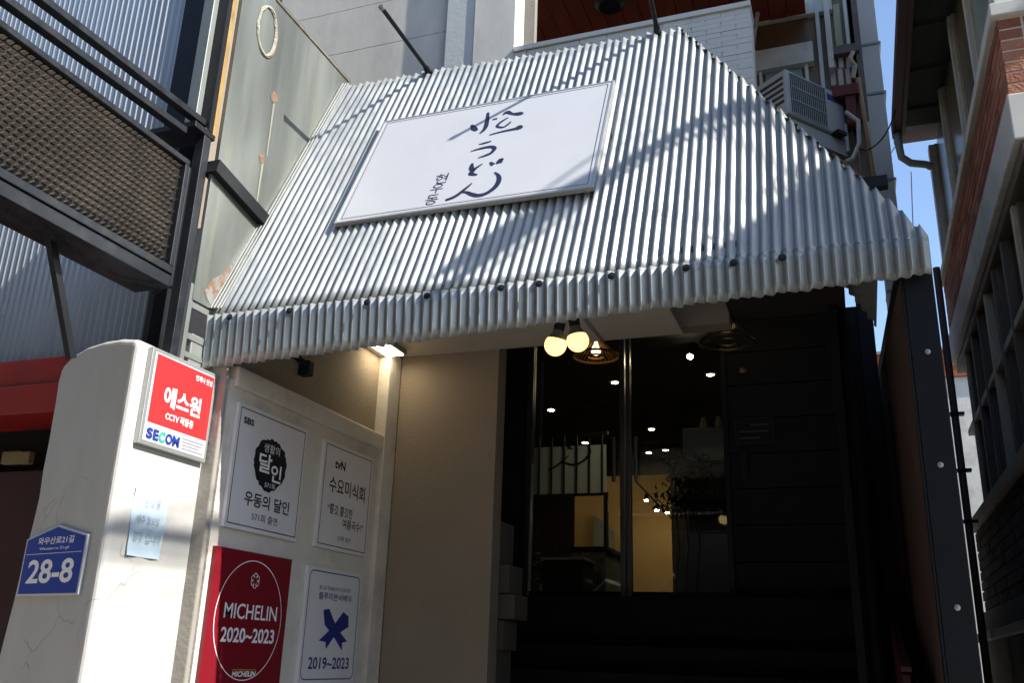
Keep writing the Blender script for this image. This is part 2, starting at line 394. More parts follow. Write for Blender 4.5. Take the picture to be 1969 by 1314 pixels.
# parapet of narrow white bricks
rb('parapet_backing', 'wall_grey', -2.082, -0.385, UY+0.012, UY+0.2, 4.65, 5.82)
bm_ = []
for j in range(26):
    z0 = 4.86+j*0.040
    if z0+0.040 > 5.822: break
    x = -2.08-(0.1 if j % 2 else 0)
    while x < -0.39:
        a, b = max(x, -2.08), min(x+0.195, -0.385)
        if b-a > 0.02:
            rb('brick', 'wall_grey', a, b-0.003, UY+0.006-random.random()*0.003, UY+0.03, z0, z0+0.0375)
        x += 0.2
rb('parapet_coping', 'wall_grey', -2.08, -0.38, UY-0.012, UY+0.21, 5.823, 5.86)
# balcony ceiling of dark red timber boards
for i in range(26):
    x0 = -4.2+i*0.16
    if x0 > -0.12: break
    rb('ceiling_plank', 'wood_soffit', x0, x0+0.154, UY+0.3, 9.4, 7.28+0.004*(i % 3), 7.31)
rb('ceiling_backing', 'wood_soffit', -4.2, -0.05, UY+0.3, 9.4, 7.322, 7.40)
rb('balcony_back_wall', 'recess_dark', -4.2, -0.2, 9.3, 9.4, 4.6, 7.275)
# round lamp fixture on the balcony ceiling
lp = atZ(1172, 6, 7.27)
cf = MB().lathe((lp.x, lp.y, 7.285), [(0.0, -0.06), (0.10, -0.06), (0.14, -0.03), (0.15, 0.0)], 20).build('ceiling_lamp', 'steel_black', None)
tag(cf, 'small dark round lamp fixed to the red timber balcony ceiling', 'lamp')

# stairs
ST = thing('stairs', 'dark stone stairs climbing to the glass door', 'stairs', (-1.1, 5, 0)); tag(ST, kind='structure')
for i in range(12):
    zt = 2.03*(i+1)/12; y0 = 7.0-(11-i)*0.285
    e = 6.998 if i == 11 else y0+0.315
    MB().box(-2.1 if y0 < FY else -2.87, 0.2 if y0 < 6.9 else -0.03, y0-0.3 if i == 11 else y0-0.012, e, 0 if i == 0 else zt-0.17, zt).build('step', 'stone_black', ST, bevel=0.006)
MB().box(-2.87, -0.03, 7.0, 7.2, 1.8, 2.026).build('threshold', 'stone_black', ST)
# stepped plaster stringer at the left of the stairs
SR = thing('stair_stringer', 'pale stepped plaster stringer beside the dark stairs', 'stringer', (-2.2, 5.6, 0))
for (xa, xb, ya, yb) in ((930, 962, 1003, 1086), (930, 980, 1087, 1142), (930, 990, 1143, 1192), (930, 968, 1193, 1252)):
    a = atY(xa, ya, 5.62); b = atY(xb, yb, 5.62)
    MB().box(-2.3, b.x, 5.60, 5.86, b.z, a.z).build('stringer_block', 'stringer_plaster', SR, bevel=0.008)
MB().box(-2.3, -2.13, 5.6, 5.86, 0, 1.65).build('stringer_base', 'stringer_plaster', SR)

# ================================================================ GLASS DOOR
DY = 7.0
dl, dm, dr = -2.41, -1.64, -0.885
DR = thing('glass_door', 'tall double glass door with steel stiles and dark brushed lettering', 'door', (-1.64, DY, 2.03))
def db(name, m_, *b, **k): return MB().box(*b).build(name, m_, DR, **k)
z0, z1 = 2.032, 4.40
db('frame', 'door_steel', dl-0.05, dl, DY-0.03, DY+0.05, z0, z1, bevel=0.004)
db('frame', 'steel_black', dr, dr+0.04, DY-0.03, DY+0.05, z0, z1, bevel=0.004)
db('stile', 'door_steel', dm-0.045, dm-0.004, DY-0.025, DY+0.03, z0, z1, bevel=0.004)
db('stile', 'door_steel', dm+0.004, dm+0.04, DY-0.02, DY+0.035, z0, z1, bevel=0.004)
db('head_rail', 'steel_black', dl, dr, DY-0.026, DY+0.04, 4.10, 4.16)
db('bottom_rail', 'steel_black', dl, dm-0.046, DY-0.02, DY+0.025, z0, z0+0.05)
db('bottom_rail', 'steel_black', dm+0.041, dr, DY-0.02, DY+0.025, z0, z0+0.05)
p1 = db('pane', 'clear_glass', dl+0.001, dm-0.046, DY, DY+0.008, z0+0.05, 4.098)
p2 = db('pane', 'clear_glass', dm+0.041, dr-0.001, DY, DY+0.008, z0+0.05, 4.098)
db('handle', 'door_steel', dm-0.10, dm-0.075, DY-0.06, DY-0.03, 2.9, 3.25, bevel=0.006)
db('handle', 'door_steel', dm+0.075, dm+0.10, DY-0.06, DY-0.03, 2.9, 3.25, bevel=0.006)
gp = Plane2((0, DY-0.002, 0), (1, 0, 0), (0, 0, 1))
def strokes(pl, S, ox, oy, sc, wd, lift, material, parent, name='brush_lettering', px=True):
    m = MB()
    for st in S:
        pts = []
        for (x, y, ww) in st:
            u, v = pl.px(ox+x/sc, oy+y/sc) if px else (ox+x*sc, oy-y*sc)
            pts.append((u, v, ww))
        brush(m, pl, pts, lift, wd)
    return m.build(name, material, parent)
LOGO = [
 [(938, 282, 6), (955, 305, 17), (975, 320, 8)],
 [(1050, 198, 7), (1044, 255, 12), (1030, 305, 12), (995, 340, 6)],
 [(1080, 246, 5), (1112, 239, 8)],
 [(1150, 215, 4), (1180, 196, 14), (1215, 207, 9), (1262, 206, 17), (1290, 204, 6)],
 [(1185, 232, 5), (1130, 268, 8), (1112, 292, 8), (1150, 298, 7), (1180, 282, 7), (1205, 260, 5)],
 [(1060, 350, 5), (1150, 326, 8), (1230, 309, 12), (1262, 300, 22), (1282, 302, 6)],
 [(988, 414, 3), (1030, 404, 8), (1072, 392, 5)],
 [(932, 462, 3), (1000, 442, 9), (1066, 430, 11), (1094, 441, 12), (1070, 472, 10), (1030, 490, 9), (982, 506, 3)],
 [(944, 542, 6), (938, 575, 14), (950, 592, 8)],
 [(1012, 546, 4), (968, 575, 9), (935, 608, 14), (950, 617, 11), (978, 620, 5)],
 [(1064, 534, 5), (1082, 550, 12), (1086, 553, 5)],
 [(1105, 545, 5), (1138, 524, 22), (1152, 522, 6)],
 [(942, 676, 4), (895, 716, 9), (830, 765, 11), (763, 792, 9)],
 [(872, 738, 6), (905, 738, 9), (940, 752, 12), (985, 760, 13), (1045, 742, 12), (1100, 700, 14), (1124, 655, 13), (1118, 622, 9), (1094, 603, 4)],
]
# the same brushed logo on the left pane (dark vinyl)
cxm, cym = 1030, 480
strokes(gp, [[(x-cxm, y-cym, ww) for x, y, ww in s_] for s_ in LOGO], -2.02, 3.32, 0.00095, 0.0016, 0.003, 'ink_black', p1, px=False)

# ================================================================ DINING ROOM
RM = thing('dining_room', 'warm lit dining room interior seen through the glass door', 'room', (-1.6, 10, 2.03))
def rm(name, m_, *b, **k): return MB().box(*b).build(name, m_, RM, **k)
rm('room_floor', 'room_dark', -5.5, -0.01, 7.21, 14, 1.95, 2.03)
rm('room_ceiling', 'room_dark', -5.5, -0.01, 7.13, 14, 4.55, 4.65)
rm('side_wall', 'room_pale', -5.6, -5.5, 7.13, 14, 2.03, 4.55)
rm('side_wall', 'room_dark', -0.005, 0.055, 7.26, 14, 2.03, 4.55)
a = atY(1135, 918, 11.6); b = atY(1292, 1150, 11.6)
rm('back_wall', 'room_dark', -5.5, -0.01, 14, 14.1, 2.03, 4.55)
rm('partition', 'room_warm', -3.4, atY(1291, 1000, 11.6).x, 11.6, 11.7, 2.03, a.z)
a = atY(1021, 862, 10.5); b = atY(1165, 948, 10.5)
BS = thing('reflection_screen', 'pale screen panel with thin dark bars standing in for a reflection in the glass', 'screen', (a.x, 10.5, 2.03))  # solid panel and bars model a reflection in the door glass
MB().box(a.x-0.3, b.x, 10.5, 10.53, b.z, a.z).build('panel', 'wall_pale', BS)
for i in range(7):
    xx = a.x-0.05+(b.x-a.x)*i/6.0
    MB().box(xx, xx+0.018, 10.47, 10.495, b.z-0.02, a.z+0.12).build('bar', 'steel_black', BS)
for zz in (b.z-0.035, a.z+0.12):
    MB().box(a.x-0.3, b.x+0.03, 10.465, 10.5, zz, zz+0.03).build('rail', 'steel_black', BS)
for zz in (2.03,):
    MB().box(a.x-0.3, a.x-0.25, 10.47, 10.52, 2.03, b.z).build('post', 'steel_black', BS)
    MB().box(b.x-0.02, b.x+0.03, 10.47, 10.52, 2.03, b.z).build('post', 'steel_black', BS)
# framed picture and clutter on the partition
a = atY(1140, 990, 11.55); b = atY(1180, 1075, 11.55)
PC = MB().prism([atY(1141, 990, 11.5), atY(1178, 1020, 11.5), atY(1178, 1085, 11.5), atY(1141, 1052, 11.5)], (0, 0.06, 0)).build('wall_panel', 'cabinet')
tag(PC, 'grey slanted board leaning on the warm partition', 'board')
# counter, chest and chairs as dark shapes near the door
CT = thing('service_counter', 'dark service counter with a grey top left of the mullion', 'counter', (-3.0, 9.4, 2.03))
a = atY(1100, 1062, 9.4); b = atY(1165, 1150, 9.4)
MB().box(a.x, b.x, 9.4, 10.2, 2.03, a.z).build('counter_front', 'cabinet', CT, bevel=0.01)
MB().box(a.x-0.03, b.x+0.03, 9.37, 10.2, a.z+0.002, a.z+0.05).build('counter_top', 'room_dark', CT, bevel=0.006)
a = atY(1062, 1085, 9.0); b = atY(1135, 1150, 9.0)
CH = thing('storage_chest', 'low black chest in front of the service counter', 'chest', (a.x, 9.0, 2.03))
MB().box(a.x, b.x, 8.7, 9.1, 2.03, a.z).build('chest_body', 'room_dark', CH, bevel=0.01)
MB().box(a.x-0.02, b.x+0.02, 8.68, 9.12, a.z+0.002, a.z+0.03).build('chest_lid', 'cabinet', CH, bevel=0.004)
for (px_, py_) in ((1092, 1035), (1055, 1060)):
    q = atY(px_, py_, 8.9)
    PL = thing('pot_plant', 'small leafy pot plant beside the black chest' if px_ == 1055 else 'small leafy pot plant standing behind the black chest', 'plant', (q.x, 9.3 if px_ > 1060 else 8.9, 2.03))
    yy = 9.3 if px_ > 1060 else 8.9
    MB().lathe((q.x, yy, 2.03), [(0.06, 0), (0.09, 0.25), (0.085, 0.25), (0.0, 0.22)], 14).build('pot', 'cabinet', PL)
    lm = MB()
    for k in range(90):
        c = Vector((q.x+random.gauss(0, .09), yy+random.gauss(0, .09), 2.42+random.gauss(0, .12)))
        d = Vector((random.uniform(-1, 1), random.uniform(-1, 1), random.uniform(-.3, 1))).normalized(); s_ = d.orthogonal().normalized()
        lm.add([c, c+d*.035+s_*.014, c+d*.075, c+d*.035-s_*.014], [(0, 1, 2, 3)])
    lm.build('foliage', 'leaf_dark', PL)
# white cabinet, arched wreath and plants behind the right pane
CB = thing('display_cabinet', 'tall grey cabinet behind the right glass pane', 'cabinet', (-1.2, 7.9, 2.03))
a = atY(1312, 825, 7.9); b = atY(1394, 1148, 7.9)
MB().box(a.x, b.x+0.05, 7.9, 8.3, 2.03, 2.62).build('cabinet_base', 'cabinet', CB, bevel=0.008)
MB().box(a.x+0.03, b.x+0.05, 7.92, 8.3, 2.623, a.z-0.28).build('cabinet_back', 'room_dark', CB)
MB().box(a.x, b.x+0.05, 7.9, 8.3, a.z-0.277, a.z).build('cabinet_hood', 'cabinet', CB, bevel=0.008)
q = atY(1330, 812, 7.95)
WR = thing('arched_wreath', 'dark arched twig wreath standing on the grey cabinet', 'wreath', (q.x, 8.0, a.z))
ar = MB()
for k in range(14):
    off = Vector((random.gauss(0, .015), random.gauss(0, .02), random.gauss(0, .012)))
    ar.tube([Vector((q.x+math.cos(R(t))*0.17, 8.0, a.z+0.02+max(0, math.sin(R(t)))*0.24))+off*(1+.3*math.sin(t*k)) for t in range(-5, 186, 10)], 0.009, 5)
ar.build('twig_ring', 'void_dark', WR, kind='stuff')
lm = MB()
for k in range(420):
    t = random.random()
    c = atY(1318+random.gauss(0, 22), 880+random.random()*110, 7.8)+Vector((0, random.gauss(0, .06), 0))
    d = Vector((random.uniform(-1, 1), random.uniform(-1, 1), random.uniform(-1, 1))).normalized(); s_ = d.orthogonal().normalized()
    lm.add([c, c+d*.03+s_*.014, c+d*.07, c+d*.03-s_*.014], [(0, 1, 2, 3)])
HP = thing('trailing_plant', 'dark trailing plant hanging in front of the grey cabinet', 'plant', (-1.2, 7.8, 2.5))
lm.build('foliage', 'leaf_dark', HP, kind='stuff')
sm = MB()
for px_ in (1300, 1318, 1340): sm.tube([atY(px_, 1148, 7.8), atY(px_+6, 1050, 7.8), atY(px_-3, 950, 7.8), atY(px_+5, 900, 7.8)], 0.008, 6)
sm.build('stems', 'void_dark', HP)
for px_ in (1352, 1381):
    q = atY(px_, 822, 7.95)
    tag(MB().lathe((q.x, 7.98, a.z), [(0.0, 0.0), (0.028, 0), (0.034, .05), (0.02, .09), (0.018, .11), (0.0, .11)], 12).build('small_vase', 'room_warm', None, smooth=True),
        'small beige vase on the grey cabinet %s' % ('beside the wreath' if px_ == 1352 else 'at its far end'), 'vase')

# recessed downlights in the dark room ceiling
DL = [(1182, 736), (1060, 789), (1125, 852), (1253, 826), (1248, 871), (1280, 866), (1366, 721)]
dsrc = None
for i, (x, y) in enumerate(DL):
    q = atZ(x, y, 4.545)
    if dsrc is None:
        d = thing('downlight', 'small round lit downlight in the dark dining room ceiling', 'light', (q.x, q.y, 4.545), 'downlights in the dining room ceiling')
        r_ = MB().lathe(q, [(0.055, 0.004), (0.055, -0.006), (0.040, -0.006)], 18).build('trim_ring', 'steel_black', d)
        l_ = MB().lathe(q, [(0.039, -0.003), (0.0, -0.003)], 18).build('lamp_face', 'downlight', d)
        dsrc = (d, r_, l_)
    else:
        d = copy_at(dsrc[0], (q.x, q.y, 4.545)); copy_at(dsrc[1], (0, 0, 0), d); copy_at(dsrc[2], (0, 0, 0), d)
# track spotlights above the warm partition
TR = thing('track_light', 'thin ceiling track with three small spotlights over the warm partition', 'light', (-2.5, 10.9, 4.0))
tp = [atY(x, y, 10.9) for x, y in ((1243, 967), (1263, 986), (1283, 991))]
MB().bar(atY(1222, 926, 10.9), atY(1292, 998, 10.9), 0.02, 0.02).build('track', 'steel_black', TR)
for q in tp:
    sp = MB().tube([q+Vector((0, 0, .03)), q+Vector((0, 0, .10))], 0.025, 10).build('spot_head', 'steel_black', TR)
    MB().lathe(q+Vector((0, 0, .028)), [(0.024, 0), (0.016, -0.012), (0, -0.014)], 10).build('lamp_face', 'downlight', sp)
q = atY(1327, 686, 8.6)
o = thing('spotlight', 'small tilted lit spotlight high behind the right pane', 'light', (q.x, 8.6, 4.55))
MB().tube([q+Vector((.0, .06, .05)), q], 0.03, 12).build('spot_head', 'steel_black', o)
MB().tube([q+Vector((.0, .05, .05)), Vector((q.x, 8.66, 4.548))], 0.008, 8).build('stem', 'steel_black', o)
MB().lathe(q+Vector((0, -0.004, -0.003)), [(0.028, 0), (0.0, 0.004)], 12, (0, -1, -.8)).build('lamp_face', 'downlight', o)

# round pendant lamps
def pendant(label, c, rad, z_top, mat_ring, slats, bulb_mat, bz=0.07):
    t = thing('pendant_lamp', label, 'lamp', (c.x, c.y, c.z))
    MB().tube([(c.x, c.y, z_top), (c.x, c.y, c.z+0.17)], 0.006, 6).build('cord', 'cable_black', t)
    MB().lathe(c, [(rad, 0.0), (rad+.012, 0.006), (rad+.012, 0.02), (rad, 0.026), (rad-.012, 0.02), (rad-.012, 0.006), (rad, 0)], 40).build('rim', mat_ring, t, smooth=True)
    for k in range(slats):
        an = 2*math.pi*k/slats
        MB().bar((c.x+math.cos(an)*(rad-.006), c.y+math.sin(an)*(rad-.006), c.z+0.013), (c.x+math.cos(an)*0.07, c.y+math.sin(an)*0.07, c.z+0.15), 0.007, 0.007).build('slat', mat_ring, t)
    MB().lathe(c, [(0.078, 0.135), (0.078, 0.175), (0.02, 0.18)], 20).build('collar', mat_ring, t)
    MB().lathe(c+Vector((0, 0, bz)), [(0.0, -0.05), (0.03, -0.04), (0.045, -0.01), (0.04, 0.025), (0.018, 0.06), (0.016, 0.085)], 18).build('bulb', bulb_mat, t, smooth=True)
    MB().lathe(c, [(0.075, 0.0), (0.082, 0.004), (0.082, 0.016), (0.075, 0.02), (0.068, .01), (0.075, 0)], 24).build('inner_ring', mat_ring, t)
    return t
q = atY(1146, 688, 8.0)
pendant('round rattan pendant lamp glowing behind the left pane of the door', q, 0.215, 4.55, 'rattan', 28, 'lamp_hot')
q = atY(1398, 662, 6.35)
pendant('bronze disc pendant lamp with a lit bulb in front of the dark boards', q, 0.185, 4.42, 'bronze', 10, 'lamp_hot', 0.20)

# ================================================================ FLOODLIGHT, BULBS UNDER THE AWNING
q = atZ(735, 670, 3.49)
FL = thing('ceiling_floodlight', 'lit square floodlight on the ceiling beside the corner pier', 'light', (q.x, q.y, 3.51))
MB().box(q.x-0.13, q.x+0.11, q.y-0.14, q.y+0.14, 3.478, 3.511).build('housing', 'steel_grey', FL, bevel=0.004)
MB().box(q.x-0.02, q.x+0.095, q.y-0.12, q.y+0.12, 3.471, 3.4765).build('lamp_face', 'flood', FL)
MB().box(q.x-0.115, q.x-0.03, q.y-0.12, q.y+0.12, 3.471, 3.4765).build('diffuser', 'silver_frame', FL)
bq = [atY(1068, 664, 4.05), atY(1111, 656, 4.05)]
for i, c in enumerate(bq):
    o = thing('globe_bulb', 'round glowing bulb in a black socket under the awning, the %s of the pair' % ('lower' if i == 0 else 'upper'), 'lamp', (c.x, 4.05, c.z), 'pair of globe bulbs under the awning')
    d = Vector(((-0.25, 0.3)[i], 0.1, 1)).normalized(); r = 0.054
    d = Vector(((0.22, -0.18)[i], -0.05, 1)).normalized()
    MB().lathe(c, [(0.0, -r)]+[(r*math.cos(R(t)), r*math.sin(R(t))) for t in range(-75, 31, 15)]+[(0.030, r*.86)], 24, d).build('globe', 'bulb_glass', o, smooth=True)
    MB().lathe(c, [(r*1.01*math.cos(R(30)), r*1.01*math.sin(R(30))), (0.034, r*.92), (0.024, r*1.2), (0.022, r*1.5)], 24, d).build('bulb_base', 'steel_grey', o, smooth=True)
    MB().lathe(c, [(0.026, r*1.35), (0.028, r*2.3), (0.016, r*2.45), (0.0, r*2.45)], 16, d).build('socket', 'steel_black', o)
    MB().tube([c+d*r*2.4, Vector((c.x+d.x*.1, 4.05, 3.32)), Vector((c.x, 4.0, 3.515))], 0.006, 6).build('cord', 'cable_black', o)

# ================================================================ AWNING
SL = R(64)
sdir = Vector((0, math.cos(SL), math.sin(SL))); snor = Vector((0, -math.sin(SL), math.cos(SL)))
A0 = Vector((0, 3.60, 3.18))
XL, XR, XT, ZTL, ZTR = -2.985, 0.356, -0.712, 5.17, 5.06
AW = thing('corrugated_awning', 'steep corrugated metal awning with a short valance over the entrance', 'awning', (-1.3, 3.6, 3.18))
PT, AMP = 0.046, 0.0092
def wave(x): return AMP*math.sin(2*math.pi*x/PT)+0.0016*math.sin(2*math.pi*2*x/PT)
def rough_(x, s): return 0.004*math.sin(x*2.3+s*1.7)+0.003*math.sin(x*5.1-s*2.9+1)
nx = int((XR-XL)/PT*12); NR = 22
xs = [XL+(XR-XL)*i/nx for i in range(nx+1)]
def top_z(x): return ZTL+(ZTR-ZTL)*(x-XL)/(XT-XL) if x <= XT else ZTR+(3.19-ZTR)*(x-XT)/(XR-XT)
per = 12*15
for k, i0_ in enumerate(range(0, nx, per)):              # four lapped sheets
    ml, vsl, fsl = MB(), [], []
    seg = xs[i0_:min(i0_+per+13, nx+1)]
    for q_, x in enumerate(seg):
        L = (top_z(x)-3.18)/math.sin(SL)+0.012*math.sin(int((x-XL)/PT)*2.1)+0.012*math.sin(k*2.2)
        lapn = 0.0035*(1-q_/len(seg))
        for j in range(NR+1):
            s = max(0.003, L)*j/NR
            vsl.append(A0+Vector((x, 0, 0))+sdir*s+snor*(wave(x)*(1+.12*math.sin(x*7+s*3))+1.5*rough_(x, s)+lapn+0.0006*math.sin(x*31+s*23)))
    for i in range(len(seg)-1):
        for j in range(NR):
            a = i*(NR+1)+j; fsl.append((a, a+NR+1, a+NR+2, a+1))
    ml.add(vsl, fsl); sheet = ml.build('roof_sheet', 'galvanised', AW, smooth=True)
    sd_ = sheet.modifiers.new('t', 'SOLIDIFY'); sd_.thickness = 0.0012; sd_.offset = -1
ml, vsl, fsl = MB(), [], []
for x in xs:
    t = (x-XL)/(XR-XL)
    zb = 2.905+(3.035-2.905)*t+0.004*math.sin(int((x-XL)/PT)*1.7)
    zb = zb-0.0*t
    for j in range(5):
        f = j/4
        y = 3.597-0.010+(0.020-0.005*t)*f-wave(x)*(0.95+0.25*f)+0.004*math.sin(3*x+f)
        vsl.append((x, y, 3.183+(zb-3.183)*f))
for i in range(nx):
    for j in range(4):
        a = i*5+j; fsl.append((a, a+1, a+6, a+5))
ml.add(vsl, fsl); va = ml.build('valance', 'galvanised', AW, smooth=True)
sd_ = va.modifiers.new('t', 'SOLIDIFY'); sd_.thickness = 0.0015; sd_.offset = -1
ml = MB(); vs_ = []; NS = 150
for i in range(NS+1):
    t = i/NS*0.86; x = XT+(XR-XT)*t; zc = ZTR+(3.19-ZTR)*t; ye = A0.y+(zc-3.18)/math.tan(SL)
    k = 0.008*math.sin(2*math.pi*t*36)
    vs_ += [(x+k, ye-0.012, zc-0.004+k*.5), (x+k, FY-0.02, zc-0.004+k*.5)]
ml.add(vs_, [(2*i, 2*i+2, 2*i+3, 2*i+1) for i in range(NS)]); ml.build('side_sheet', 'galvanised', AW, smooth=True)
# side return of the valance and flashing up the steel panel
MB().add([(XL, 3.592, 3.18), (XL, 3.592, 2.91), (XL-0.01, 3.74, 2.98), (XL-0.01, 3.74, 3.40)], [(0, 1, 2, 3)]).build('valance_return', 'galvanised', AW)
fl = MB()
for k in range(4):
    x0 = XL+0.004+k*0.018
    a = A0+Vector((x0, 0, 0))+sdir*0.03+snor*0.02; b = A0+Vector((x0, 0, 0))+sdir*2.2+snor*0.02
    fl.obox(a, (b-a).normalized(), Vector((1, 0, 0)), snor, 0, (b-a).length, 0, 0.011, 0, 0.016-0.003*k)
fl.build('edge_flashing', 'galvanised', AW, bevel=0.003)
# frame rails under the sheet
for s in (0.12, 1.1, 2.05):
    c = A0+sdir*s-snor*0.035
    xr = XR-0.06 if s < .5 else (XR-(s*math.sin(SL)/1.88)*(XR-XT)-0.05)
    MB().obox(c, Vector((1, 0, 0)), sdir, snor, XL+0.02, xr, -0.02, 0.02, -0.02, 0.02).build('frame_rail', 'steel_dark', AW)
MB().obox(A0-Vector((0, -0.045, 0.06)), Vector((1, 0, 0)), Vector((0, 0, 1)), Vector((0, -1, 0)), XL+0.02, XR-0.02, -0.02, 0.02, -0.02, 0.02).build('frame_rail', 'steel_dark', AW)
for x in (XL+0.06, -1.9, -0.8):
    MB().bar((x, 3.66, 3.10), (x, 3.66+0.9, 3.10+1.85), 0.03, 0.03).build('frame_rafter', 'steel_dark', AW)
sc0 = None
for x, y in ((445, 603), (560, 590), (708, 579), (823, 566), (965, 551), (1038, 543), (1177, 527), (1320, 508), (1411, 497), (1504, 487)):
    q = atY(x, y, 3.585); q = Vector((q.x, 3.575, 3.155))
    if sc0 is None:
        sc0 = MB().lathe((0, 0, 0), [(0.017, 0.0), (0.017, 0.003), (0.010, 0.004), (0.010, 0.011), (0.0, 0.012)], 12, (0, -1, .1)).build('screw', 'steel_dark')
        sc0.parent = AW; sc0.location = q-OFF[AW.name]
    else: copy_at(sc0, q-OFF[AW.name], AW)

# signboard lying on the awning
SP = Plane2(A0+snor*0.018, (1, 0, 0), sdir)
SB = thing('signboard', 'white signboard with navy brush lettering fixed on the corrugated awning', 'sign', (-1.75, 3.9, 3.75))
su0, sv0 = -2.462, 0.605; su1, sv1 = -1.045, 1.585
def spb(name, m_, u0, u1, v0, v1, n0, n1, **k): return MB().obox(SP.o, SP.u, SP.v, SP.n, u0, u1, v0, v1, n0, n1).build(name, m_, SB, **k)
bd = spb('board', 'sign_white', su0+0.015, su1-0.015, sv0+0.015, sv1-0.015, -0.008, 0.018)
for (a, b, c, d) in ((su0, su1, sv0, sv0+0.0145), (su0, su1, sv1-0.0145, sv1), (su0, su0+0.0145, sv0+0.0147, sv1-0.0147), (su1-0.0145, su1, sv0+0.0147, sv1-0.0147)):
    spb('frame', 'silver_frame', a, b, c, d, -0.008, 0.0205, bevel=0.002)
SPF = Plane2(SP.p(0, 0, 0.018), SP.u, SP.v)
rect_outline(SPF, su0+0.032, sv0+0.03, su1-0.032, sv1-0.03, 0.0035, 'ink_navy', SB, 0.001, 'border_line')
strokes(SPF, LOGO, 640, 160, 3.516, 0.0021, 0.0015, 'ink_navy', SB)
for ch, (x0_, y0_), hgt in (('현', (736, 645), .085), ('우', (706, 712), .08), ('동', (670, 788), .085)):
    u, v = SPF.px(640+x0_/3.516, 160+y0_/3.516)
    text(SPF, ch, (u-0.036, v-hgt/2, u+0.036, v+hgt/2), 'ink_navy', SB, bold=-0.004, lift=0.0015)

# two lamp arms standing out over the awning
for i, ((x, y), L, e_) in enumerate((((825, 138), 0.645, 0), ((1265, 64), 0.58, R(25)))):
    b = atP(x, y, A0, snor)
    AR = thing('sign_lamp_arm', 'bare black steel arm jutting out over the awning %s' % ('below the grey upper wall' if i == 0 else 'in front of the red timber ceiling'), 'lamp arm', (b.x, b.y, b.z), 'bare lamp arms above the awning')
    ad = Vector((0, -math.cos(e_), math.sin(e_)))
    MB().tube([b-ad*.2, b+ad*L], 0.0135, 12).build('arm_tube', 'steel_black', AR, smooth=False)
    MB().lathe(b+ad*L, [(0.0165, 0), (0.0165, 0.02), (0.0, 0.022)], 12, ad).build('end_cap', 'steel_grey', AR)
    MB().lathe(b+ad*.03, [(0.03, 0.03), (0.02, 0), (0.018, -0.02)], 12, -ad).build('base_collar', 'steel_black', AR)

# ================================================================ STEEL SIDE PANEL AND POST
PX = -2.968
SPN = thing('steel_side_panel', 'rust streaked galvanised steel panel standing beside the awning', 'panel', (PX, 3.9, 3.2))
def poly_x(pts, x0, x1):
    return MB().prism([(x0, a, b) for a, b in pts], (x1-x0, 0, 0))
poly_x([(3.47, 3.98), (4.03, 3.86), (4.65, 5.10), (4.65, 5.26), (3.74, 5.26), (3.47, 5.5)], PX-0.02, PX).build('upper_panel', 'zinc_panel', SPN)
poly_x([(3.45, 3.22), (3.62, 3.22), (3.90, 3.80), (3.90, 3.885), (3.45, 3.945)], PX-0.03, PX-0.012).build('lower_panel', 'zinc_panel', SPN)
MB().bar((PX-0.015, 3.44, 3.955), (PX-0.015, 4.04, 3.83), 0.09, 0.075).build('angle_beam', 'steel_black', SPN)
MB().tube([(PX+0.002, 3.45, 5.42), (PX+0.002, 3.76, 5.235), (PX+0.002, 4.62, 5.235)], 0.006, 6).build('edge_weld', 'rust', SPN)
# welded ring, rust runs
ring = []
cen = atX(513, 58, PX+0.004)
for k in range(29):
    t = 2*math.pi*k/28; ring.append(Vector((PX+0.003, cen.y+math.sin(t)*0.085+0.01*random.random(), cen.z+math.cos(t)*0.16)))
MB().tube(ring, [0.007+0.006*random.random() for _ in ring], 6).build('weld_ring', 'weld_white', SPN)
MB().tube([p+Vector((0.001, 0.016, -.004)) for p in ring[3:17]], [0.004+0.005*random.random() for _ in ring[3:17]], 5).build('rust_ring', 'rust', SPN)
def patch(pts, name, m_):
    MB().add([atX(x, y, PX+0.0025) for x, y in pts], [tuple(range(len(pts)))]).build(name, m_, SPN)
patch([(521, 180), (528, 175), (534, 183), (533, 195), (526, 198), (521, 190)], 'rust_spot', 'rust')
patch([(498, 298), (505, 294), (509, 303), (507, 314), (501, 314)], 'rust_spot', 'rust')
patch([(525, 199), (529, 198), (514, 300), (512, 300)], 'rust_run', 'rust_streak')
patch([(503, 315), (507, 314), (494, 395), (492, 395)], 'rust_run', 'rust_streak')
# ragged rust stain on the lower panel
mat('rust_mix', lin('8f958f'), 0.6, metal=0.3, var=0.2, vscale=20, dirt=lin('8a5a38'), dscale=26, dlo=0.44, dhi=0.60, damt=0.85)
st = [(392, 560), (410, 535), (424, 530), (440, 512), (455, 508), (462, 498), (470, 505), (455, 528), (440, 545), (420, 572), (405, 588)]
MB().add([atX(x, y, PX-0.010) for x, y in st], [tuple(range(len(st)))]).build('rust_stain', 'rust_mix', SPN)

PO = thing('sign_post', 'tall dark steel channel post carrying the louvred sign box', 'post', (-3.05, 3.42, 2.9))
MB().box(-3.06, -3.005, 3.385, 3.44, 2.75, 4.16).build('post_shaft', 'steel_dark', PO, bevel=0.003)
MB().box(-3.13, -3.062, 3.36, 3.40, 4.16, 9).build('channel_flange', 'steel_grey', PO, bevel=0.003)
MB().box(-3.10, -3.0, 3.402, 3.435, 4.15, 9).build('channel_web', 'steel_black', PO)
MB().box(-3.045, -3.0, 3.437, 3.465, 4.14, 9).build('channel_lip', 'steel_ochre', PO, bevel=0.002)
MB().box(-3.30, -3.0, 3.30, 3.46, 4.115, 4.148).build('foot_plate', 'steel_black', PO, bevel=0.003)
MB().box(-3.30, -3.135, 3.40, 3.43, 4.15, 9).build('back_channel', 'steel_black', PO)
MB().box(-3.62, -3.30, 4.20, 4.24, 2.9, 9).build('back_plate', 'steel_black', PO)
